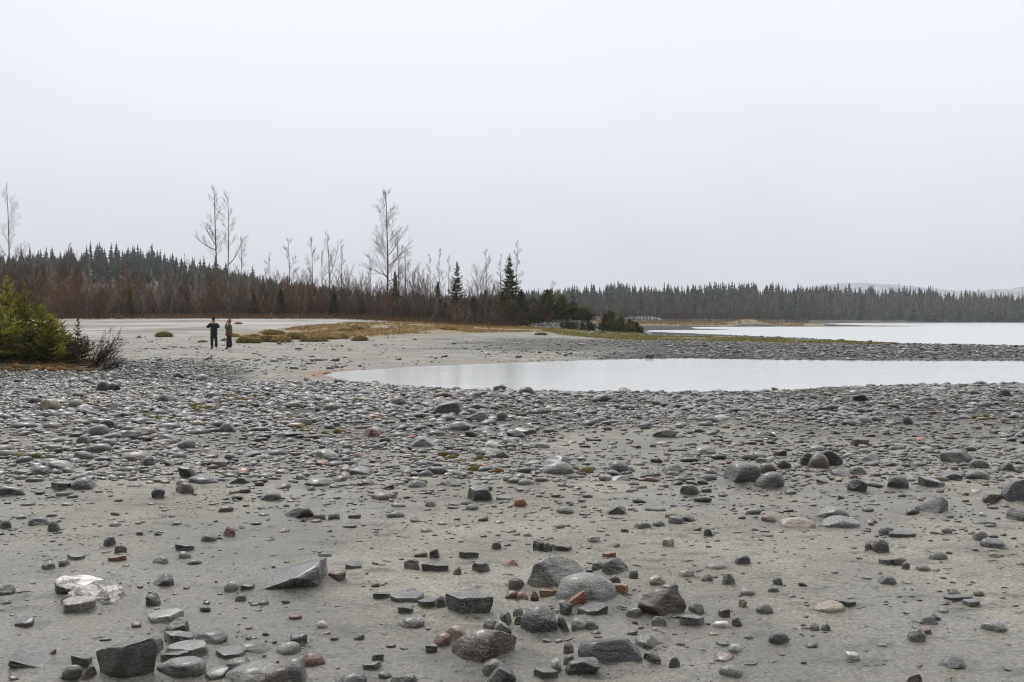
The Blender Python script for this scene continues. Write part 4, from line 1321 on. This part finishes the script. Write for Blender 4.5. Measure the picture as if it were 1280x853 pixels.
grass_strip('dead_grass', 'rust-tan dead grass along the foot of the thicket', f_foot, 1500, .35, [(.20, .12, .06), (.15, .085, .045), (.26, .17, .08)], .05, 54)
def f_green(rng):
    px = rng.uniform(680, 1120); d0 = np.interp(px, [680, 760, 900, 1010, 1120], [90, 82, 77, 72, 69]); d1 = np.interp(px, [680, 800, 900, 1010, 1120], [100, 104, 98, 81, 72])
    d = rng.uniform(d0, d1); x = (px - 640) / F * d
    return (x, d) if fbm(np.array([x * .3 + 4]), np.array([d * .2]), 3)[0] > .36 else None
grass_strip('short_grass', 'short olive grass on the flat between the pond and the lake', f_green, 6000, .09, [(.19, .185, .045), (.25, .225, .06), (.15, .155, .04), (.32, .27, .09)], .05, 52)
def f_spit(rng):
    px = rng.uniform(700, 1005); d = rng.uniform(226, 262); return (px - 640) / F * d, d
grass_strip('spit_grass', 'tan dead grass on the spit and its little hill across the water', f_spit, 5200, .26, [(.26, .18, .08), (.20, .135, .06), (.32, .24, .12), (.15, .11, .05)], .07, 53)

# ------------------------------------------------------------------ far woods
def far_spruce(rng, lev=18, per=6, slim=.2):
    mb = MB(); mb.tube([(0, 0, -.02), (0, 0, .99)], [.011, .002], 3, (.05, .042, .036, 1))
    g = np.array((.032, .060, .032)) * rng.uniform(.8, 1.2)
    gap = .95 / lev
    for i in range(lev):
        t = (i + .5 * rng.rand()) / lev; z = .05 + .93 * t
        r = slim * (1 - t) ** .85 * rng.uniform(.72, 1.15) + .008
        a0 = rng.uniform(0, 6.28); n = per if t < .8 else 4
        for k in range(n):
            if rng.rand() < .1: continue
            a = a0 + k * 6.283 / n + rng.normal(0, .3); L = r * rng.uniform(.6, 1.2); w = .8 * L + .01
            d = np.array([math.cos(a), math.sin(a), 0]); s = np.array([-math.sin(a), math.cos(a), 0]); u = np.array([0, 0, 1.])
            c = g * rng.uniform(.65, 1.4)
            b = u * (z + gap * .6); m = u * z + d * L * .5; e = u * (z - gap * rng.uniform(.3, .9)) + d * L
            mb.add([b, m + s * w * .5 - u * gap * .7, e, m - s * w * .5 - u * gap * .7], quads=[(0, 1, 2, 3)], col=(*c, 1))
    mb.add([(0, 0, 1.01), (.008, 0, .95), (0, 0, .92), (-.008, 0, .95), (0, .008, .95), (0, -.008, .95)], quads=[(0, 1, 2, 3), (0, 4, 2, 5)], col=(*g, 1))
    return mb.build('far_spruce', False)
rf = np.random.RandomState(77)
fars = [far_spruce(rf, rf.randint(14, 19), 7, rf.uniform(.2, .36)) for _ in range(8)]
RT = ([600, 680, 740, 780, 860, 930, 990, 1050, 1100, 1160, 1220, 1290, 1400], [366, 364, 358, 358, 357, 354, 358, 359, 361, 362, 366, 369, 372])
LT = ([-120, 0, 40, 100, 150, 200, 260, 330, 400, 470, 560, 620], [318, 316, 310, 304, 306, 311, 324, 336, 352, 362, 368, 368])
wood = []          # px, d, top
for _ in range(2600):
    px = rf.uniform(600, 1420); d = rf.uniform(445, 620); top = np.interp(px, *RT)
    if d < 490: top += rf.uniform(8, 26) if px < 960 else rf.uniform(5, 18)
    elif d < 540: top += rf.uniform(2, 12)
    wood.append((px, d, top + (fbm(np.array([px * .035]), np.array([d * .02]), 2)[0] - .5) * 12 + abs(rf.normal(0, 5.5)) - 2 - (5 if rf.rand() < .07 else 0)))
for _ in range(1100):
    px = rf.uniform(-110, 640); d = rf.uniform(310, 470); top = np.interp(px, *LT)
    f = (d - 310) / 160
    wood.append((px, d, top + (fbm(np.array([px * .03]), np.array([d * .03]), 2)[0] - .5) * 12 + (1 - f) * 26 + abs(rf.normal(0, 5)) - 2 - (5 if rf.rand() < .07 else 0)))
xs = np.array([(p - 640) / F * d for p, d, t in wood]); ds = np.array([w[1] for w in wood]); zs = height(xs, ds)
# the ones whose tops stand highest over the wood's outline are things of their own
right = np.arange(len(wood)) < 2600
outl = np.array([np.interp(w[0], *(RT if q else LT)) - w[2] for w, q in zip(wood, right)])
vis = np.array([0 < w[0] < 1280 for w in wood])
rank = np.argsort(-(outl + np.where(right, 0, .8) - 100 * ~vis))[:262]
ind = set(rank.tolist())
bulk = []; bulk2 = []
for i, (px, d, top) in enumerate(wood):
    h = max(6.0, EYE - zs[i] - (top - HOR) * d / F)
    h = min(h, 21)
    if i in ind:
        o = link('far_spruce', fars[rf.randint(8)], M['farneedle'], loc=(xs[i], d, zs[i]), rz=rf.uniform(0, 6.28))
        o.scale = (h * rf.uniform(.85, 1.4),) * 2 + (h,)
        if right[i]: o['label'] = 'dark spruce in the wood on the far side of the lake'; o['group'] = 'spruces of the wood across the lake'
        else: o['label'] = 'dark spruce on the wooded hill behind the brown thicket'; o['group'] = 'spruces of the hill behind the thicket'
        o['category'] = 'spruce tree'
    else: (bulk if right[i] else bulk2).append((xs[i], d, zs[i], h, rf.randint(8)))
def forest(name, label, rows, seed, young=False):
    rng = np.random.RandomState(seed); Vs = []; Qs = []; Cs = []; n = 0
    dat = []
    for me in fars:
        V = np.zeros(len(me.vertices) * 3); me.vertices.foreach_get('co', V); C = np.zeros(len(me.vertices) * 4); me.color_attributes['Col'].data.foreach_get('color', C)
        dat.append((V.reshape(-1, 3), np.array([list(p.vertices) for p in me.polygons]), C.reshape(-1, 4)))
    for x, y, z, h, k in rows:
        V, Q, C = dat[k]; c = C.copy(); t = math.exp(rng.normal(0, .32)); h *= 1 if rng.rand() < .55 else rng.uniform(.74, 1.0); w = h * rng.uniform(.95, 1.6)
        warm = rng.rand() < .14
        if h < 8.2 and seed == 61: t *= 1.6
        c[:, :3] *= np.array([1.9, 1.15, .95]) * t if warm else np.array([rng.uniform(.9, 1.3), 1, rng.uniform(.8, 1.1)]) * t
        Vs.append(rotz(V, rng.uniform(0, 6.28)) * [w, w, h] + [x, y, z]); Qs.append(Q + n); Cs.append(c); n += len(V)
    tag(link(name, mesh_from(name, np.concatenate(Vs), [np.concatenate(Qs)], {'Col': np.concatenate(Cs)}, False), M['farneedle']), label, 'wood', kind='stuff')
# young growth along the far shore closes the foot of the wood
low = [((p - 640) / F * d, d) for p, d in zip(rf.uniform(600, 1420, 1300), rf.uniform(425, 470, 1300))]
lz = height(np.array([a for a, b in low]), np.array([b for a, b in low]))
low = [(a, b, z, rf.uniform(3.5, 8.1), rf.randint(8)) for (a, b), z in zip(low, lz) if z > .05]
forest('far_wood', 'dense dark spruce wood along the far side of the lake', bulk + low, 61)
forest('hill_wood', 'dense spruce wood covering the hill behind the brown thicket', bulk2, 62)
# grey-brown leafless trees standing among the far spruces
def grey_stand():
    rng = np.random.RandomState(9); mb = MB()
    for _ in range(150):
        px = rng.uniform(930, 1170) if rng.rand() < .7 else rng.uniform(1180, 1290); d = rng.uniform(440, 470); x = (px - 640) / F * d; z = hz(x, d); h = rng.uniform(8, 14.5)
        c = np.array((.15, .12, .11)) * rng.uniform(.7, 1.2)
        mb.tube([(x, d, z), (x + rng.normal(0, .3), d, z + h)], [.14, .03], 3, (*c, 1))
        for k in range(26):
            t = rng.uniform(.25, .97); a = rng.uniform(0, 6.28); L = (1 - t) * h * .3 + .8
            p = np.array([x, d, z + h * t]); e = p + np.array([math.cos(a) * L * .7, math.sin(a) * L * .7, L * .8]); mb.tube([p, e], [.05, .02], 3, (*c, 1))
    tag(link('leafless_wood', mb.build('leafless_wood'), M['twig']), 'grey-brown leafless trees mixed into the wood across the lake', 'wood', kind='stuff')
grey_stand()

# distant hill, paled for haze, and the pale silt bank under the wood
def hill(name, d, prof, depth, mat):
    px = np.linspace(prof[0][0], prof[-1][0], 90); tops = np.interp(px, [p[0] for p in prof], [p[1] for p in prof]); tops = np.convolve(np.pad(tops, 6, 'edge'), np.ones(13) / 13, 'valid')
    tops = tops + (fbm(px * .09, px * 0, 3) - .5) * 3 * np.clip((400 - tops) / 30, 0, 1)
    rows = []
    for s in np.linspace(-1, 1, 21):
        hgt = (EYE - (tops - HOR) * d / F) * (1 - abs(s) ** 1.5) - 3 * abs(s) ** 6
        x = (px - 640) / F * d; y = np.full_like(px, d + s * depth)
        rows.append(np.stack([x, y, hgt * (1 + .2 * (fbm(x / 110., y / 110. + 3, 3) - .5)) if depth > 100 else hgt], 1))
    V = np.concatenate(rows); n = len(px)
    Q = [(i * n + j, i * n + j + 1, (i + 1) * n + j + 1, (i + 1) * n + j) for i in range(20) for j in range(n - 1)]
    return tag(link(name, mesh_from(name, V, [np.array(Q)]), mat), kind='structure')
mm, nt_, bb = newmat('hill_haze_tone'); N_ = NT(nt_)  # hill tones lightened in the colour, in place of haze
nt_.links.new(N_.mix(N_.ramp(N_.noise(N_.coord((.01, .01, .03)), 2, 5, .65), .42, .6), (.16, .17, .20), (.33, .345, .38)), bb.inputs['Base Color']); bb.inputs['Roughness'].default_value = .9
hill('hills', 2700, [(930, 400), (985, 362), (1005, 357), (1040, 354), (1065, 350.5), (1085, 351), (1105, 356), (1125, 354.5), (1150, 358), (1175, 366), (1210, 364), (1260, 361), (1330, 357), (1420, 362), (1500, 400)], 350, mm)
hill('sand_bank', 350, [(770, 402), (783, 396.6), (800, 395.4), (815, 396), (824, 397.4), (835, 402)], 6, plain('pale_silt', (.30, .295, .28), .9, .8, .4))

# ------------------------------------------------------------------ two people
def skin_mesh(name, pts, edges, rad, sub=1, root=0):
    me = bpy.data.meshes.new(name); me.from_pydata([Vector(p) for p in pts], edges, [])
    o = bpy.data.objects.new(name, me); COL.objects.link(o)
    md = o.modifiers.new('s', 'SKIN'); md.use_smooth_shade = True
    for i, r in enumerate(rad):
        sv = me.skin_vertices[0].data[i]; sv.radius = r if isinstance(r, tuple) else (r, r); sv.use_root = (i == root)
    if sub:
        m2 = o.modifiers.new('d', 'SUBSURF'); m2.levels = sub; m2.render_levels = sub
    dg = bpy.context.evaluated_depsgraph_get(); dg.update()
    out = bpy.data.meshes.new_from_object(o.evaluated_get(dg))
    bpy.data.objects.remove(o); bpy.data.meshes.remove(me)
    out.name = name
    return out
def chain(*cs):
    """merge chains of (key, point, radius) or (key,) references"""
    pts, rad, ed, ix = [], [], [], {}
    for c in cs:
        prev = None
        for it in c:
            if len(it) == 1: i = ix[it[0]]
            else:
                i = len(pts); ix[it[0]] = i; pts.append(it[1]); rad.append(it[2])
            if prev is not None: ed.append((prev, i))
            prev = i
    return pts, ed, rad

def cloth(name, col): return plain(name, col, .85, 30, .18, .004)
skin = plain('skin', (.42, .22, .17), .55, 40, .08)
def person(x, y, z, rz, label, P):
    root = empty('person', (x, y, z), rz); tag(root, label, 'person')
    J = P['J']
    body = [[('pel', (0, 0, .95), (.12, .09)), ('sp', (0, 0, 1.12), (.14, .10)), ('ch', (0, .01, 1.33), (.17, .115)), ('nk', (0, 0, 1.49), .055), ('hb', (0, -.015, 1.56), (.072, .08)), ('hm', (0, -.02, 1.64), (.078, .095)), ('ht', (0, -.01, 1.71), (.066, .08))],
            [('hm',), ('nose', (0, -.125, 1.625), .014)], [('hm',), ('earl', (-.088, .0, 1.63), .014)], [('hm',), ('earr', (.088, .0, 1.63), .014)]]
    for s, k in ((-1, 'l'), (1, 'r')):
        sh, el, wr, pa = J['sh' + k], J['el' + k], J['wr' + k], J['pa' + k]
        body.append([('ch',), ('sh' + k, sh, .068), ('el' + k, el, .045), ('wr' + k, wr, .03), ('pa' + k, pa, (.036, .02))])
        body.append([('pel',), ('hip' + k, (s * .085, 0, .86), .07), ('kn' + k, J['kn' + k], .06), ('an' + k, J['an' + k], .043), ('to' + k, tuple(np.array(J['an' + k]) + [s * .01, -.06, -.04]), (.03, .022))])
        pa = np.array(pa); fd = np.array(J['fd' + k], float); fd /= np.linalg.norm(fd); sd = np.array(J['sd' + k], float); cu = np.array(J['cu' + k], float)
        for q, (off, L) in enumerate(((-.027, .068), (-.009, .078), (.009, .073), (.026, .058))):
            b = pa + fd * .03 + sd * off
            body.append([('pa' + k,), (f'f{k}{q}a', tuple(b), .009), (f'f{k}{q}b', tuple(b + fd * L * .5 + cu * .012), .009), (f'f{k}{q}c', tuple(b + fd * L * .8 + cu * .04), .008)])
        b = pa - sd * .04
        body.append([('pa' + k,), (f't{k}a', tuple(b + cu * .01), .011), (f't{k}b', tuple(b - sd * .012 + fd * .04 + cu * .025), .009)])
    link('body', skin_mesh('body', *chain(*body)), skin, root)
    for k, dress in P['wear'].items():
        link(k, skin_mesh(k, *chain(*dress[0])), dress[1], root)
    return root
navy = cloth('navy_cloth', (.012, .014, .022)); dark = cloth('dark_trousers', (.012, .013, .02)); blk = cloth('black_cloth', (.01, .01, .011))
olive = cloth('olive_cloth', (.115, .095, .062)); boot = cloth('boot_leather', (.02, .017, .015))
def legs(J, r0=.125, r1=.10, r2=.085):
    L = [[('w', (0, 0, .93), (.165, .125)), ('c', (0, 0, .84), (.15, .115))]]
    for s, k in ((-1, 'l'), (1, 'r')):
        L.append([('c',), ('h' + k, (s * .1, 0, .78), r0), ('k' + k, J['kn' + k], r1), ('a' + k, tuple(np.array(J['an' + k]) + [0, 0, .02]), r2)])
    return L
def boots(J):
    return [[('b' + k, tuple(np.array(J['an' + k]) + [0, .01, .05]), .075), ('m' + k, tuple(np.array(J['an' + k]) + [0, -.03, -.03]), (.068, .062)), ('t' + k, tuple(np.array(J['an' + k]) + [s * .02, -.17, -.06]), (.046, .034))] for s, k in ((-1, 'l'), (1, 'r'))]
J1 = dict(shl=(-.19, .01, 1.42), shr=(.19, .01, 1.42), ell=(-.345, -.12, 1.26), elr=(.345, -.12, 1.26), wrl=(-.115, -.22, 1.50), wrr=(.115, -.22, 1.50), pal=(-.075, -.22, 1.57), par=(.075, -.22, 1.57),
          fdl=(.35, .05, 1), fdr=(-.35, .05, 1), sdl=(.3, -.9, 0), sdr=(-.3, -.9, 0), cul=(1, 0, 0), cur=(-1, 0, 0), knl=(-.115, -.01, .5), knr=(.125, -.01, .5), anl=(-.12, .02, .1), anr=(.15, .0, .1))
wear1 = dict(
    jacket=([[('a0', (0, 0, .74), (.235, .17)), ('a', (0, 0, .84), (.235, .17)), ('b', (0, 0, .98), (.23, .17)), ('c', (0, 0, 1.18), (.22, .165)), ('d', (0, .01, 1.36), (.235, .165)), ('e', (0, .01, 1.47), (.09, .09))],
             [('d',), ('sl', J1['shl'], .115), ('el', J1['ell'], .095), ('wl', tuple(np.array(J1['wrl']) * .97 + np.array(J1['ell']) * .03), .055)], [('d',), ('sr', J1['shr'], .115), ('er', J1['elr'], .095), ('wr', tuple(np.array(J1['wrr']) * .97 + np.array(J1['elr']) * .03), .055)]], navy),
    trousers=(legs(J1), dark), boots=(boots(J1), boot),
    cap=([[('a', (0, .0, 1.70), (.095, .105)), ('b', (0, .0, 1.745), (.07, .08))], [('a',), ('p', (0, -.13, 1.69), (.06, .012))]], blk),
    hair=([[('a', (0, .05, 1.60), (.075, .05)), ('b', (0, .055, 1.67), (.085, .06))]], plain('dark_hair', (.03, .02, .015), .6, 60, .3)))
x, y, z = P(267.5, 437)[0], P(267.5, 437)[1], 0
person(x, y, hz(x, y), R(-4), 'person in a navy jacket and black cap raising both hands to the face, elbows out', dict(J=J1, wear=wear1))
J2 = dict(shl=(-.17, .01, 1.38), shr=(.17, .01, 1.38), ell=(-.22, -.18, 1.17), elr=(.22, -.20, 1.20), wrl=(-.10, -.17, 1.38), wrr=(.09, -.16, 1.46), pal=(-.07, -.16, 1.45), par=(.065, -.145, 1.53),
          fdl=(.3, .1, 1), fdr=(-.3, .1, 1), sdl=(.3, -.9, 0), sdr=(-.3, -.9, 0), cul=(1, 0, 0), cur=(-1, 0, 0), knl=(-.09, -.03, .5), knr=(.1, .03, .5), anl=(-.09, -.06, .1), anr=(.11, .08, .1))
wear2 = dict(
    parka=([[('z', (0, .0, .70), (.25, .235)), ('a', (0, 0, .86), (.235, .22)), ('b', (0, 0, 1.02), (.22, .205)), ('c', (0, .0, 1.2), (.21, .19)), ('d', (0, .01, 1.34), (.215, .18)), ('e', (0, .02, 1.45), (.10, .10))],
             [('d',), ('sl', J2['shl'], .09), ('el', J2['ell'], .078), ('wl', tuple(np.array(J2['wrl']) * .96 + np.array(J2['ell']) * .04), .058)], [('d',), ('sr', J2['shr'], .09), ('er', J2['elr'], .078), ('wr', tuple(np.array(J2['wrr']) * .96 + np.array(J2['elr']) * .04), .058)]], olive),
    hood=([[('a', (0, .05, 1.48), (.10, .085)), ('b', (0, .045, 1.60), (.115, .095)), ('c', (0, .04, 1.70), (.10, .09)), ('d', (0, -.02, 1.745), (.085, .045))]], cloth('hood_cloth', (.15, .13, .10))),
    trousers=(legs(J2, .125, .115, .12), blk), boots=(boots(J2), boot))
x, y = P(286.5, 437.3)
person(x, y, hz(x, y), R(-68), 'person in an olive-brown hooded parka and black trousers, seen from the side', dict(J=J2, wear=wear2))

# ------------------------------------------------------------------ haze
def haze():
    bm = bmesh.new(); bmesh.ops.create_cube(bm, size=1)
    me = bpy.data.meshes.new('haze'); bm.to_mesh(me); bm.free()
    o = link('haze', me, loc=(0, 1450, 58)); o.scale = (4600, 3700, 122)
    m = bpy.data.materials.new('haze'); m.use_nodes = True; nt = m.node_tree; nt.nodes.clear()
    out = nt.nodes.new('ShaderNodeOutputMaterial'); v = nt.nodes.new('ShaderNodeVolumePrincipled')
    v.inputs['Color'].default_value = (.93, .95, 1, 1); v.inputs['Density'].default_value = HAZE; v.inputs['Anisotropy'].default_value = .2
    nt.links.new(v.outputs[0], out.inputs['Volume']); me.materials.append(m)
    tag(o, kind='stuff'); o['label'] = 'thin drizzle haze between the shore and the far woods'
HAZE = 2.2e-4
haze()

# ------------------------------------------------------------------ sky and light
SUN_EL, SUN_AZ = R(52), R(-25)       # azimuth from +Y, positive to the right
w = bpy.data.worlds.new('World'); SC.world = w; w.use_nodes = True
nt = w.node_tree; nt.nodes.clear(); N = NT(nt)
out = nt.nodes.new('ShaderNodeOutputWorld'); bg = nt.nodes.new('ShaderNodeBackground'); nt.links.new(bg.outputs[0], out.inputs[0])
sky = nt.nodes.new('ShaderNodeTexSky'); sky.sky_type = 'NISHITA'; sky.sun_disc = False; sky.sun_elevation = SUN_EL; sky.sun_rotation = SUN_AZ; sky.dust_density = 3; sky.air_density = 1.2
hs = nt.nodes.new('ShaderNodeHueSaturation'); hs.inputs['Saturation'].default_value = .2; nt.links.new(sky.outputs[0], hs.inputs['Color'])
# even stratus over the sky, faintly mottled, a little duller near the horizon
tc = nt.nodes.new('ShaderNodeTexCoord'); sep = nt.nodes.new('ShaderNodeSeparateXYZ'); nt.links.new(tc.outputs['Generated'], sep.inputs[0])
mp = nt.nodes.new('ShaderNodeMapping'); mp.inputs['Scale'].default_value = (1, 1, 2.2); nt.links.new(tc.outputs['Generated'], mp.inputs[0])
cl = N.ramp(N.noise(mp.outputs[0], 1.7, 5, .5), .34, .66, .93, 1.045)
grad = N.ramp(sep.outputs[2], .02, .36, 1.0, 1.25)
zen = N.ramp(sep.outputs[2], .36, 1.0, 1.0, 2.6)          # overcast: the zenith is far brighter than the horizon
fwd = N.ramp(sep.outputs[1], -.6, .45, .3, 1.0)            # dimming added behind the camera, to darken the sides that face it
strat = N.scale_col(N.mix(N.ramp(sep.outputs[2], .34, .6), (7.45, 7.7, 8.4), (7.8, 7.75, 7.75)), N.math('MULTIPLY', N.math('MULTIPLY', cl, grad), N.math('MULTIPLY', zen, fwd)))
nt.links.new(N.mix(.93, hs.outputs[0], strat), bg.inputs['Color']); bg.inputs['Strength'].default_value = .1
sun = bpy.data.lights.new('sun', 'SUN'); sun.energy = 1.1; sun.angle = R(16); sun.color = (1, .97, .93)
so = bpy.data.objects.new('sun', sun); COL.objects.link(so)
dv = Vector((math.sin(SUN_AZ) * math.cos(SUN_EL), math.cos(SUN_AZ) * math.cos(SUN_EL), math.sin(SUN_EL)))
so.rotation_euler = dv.to_track_quat('Z', 'Y').to_euler()

vs = SC.view_settings
SC.display_settings.display_device = 'sRGB'
vs.view_transform = 'Standard'; vs.look = 'None'; vs.exposure = 0; vs.gamma = 1; vs.use_curve_mapping = False
SC.render.engine = 'CYCLES'
SC.cycles.max_bounces = 5; SC.cycles.diffuse_bounces = 3; SC.cycles.glossy_bounces = 3; SC.cycles.volume_bounces = 1
SC.cycles.use_denoising = True; SC.cycles.use_adaptive_sampling = False; SC.cycles.filter_width = 1.15
SC.cycles.volume_step_rate = 5
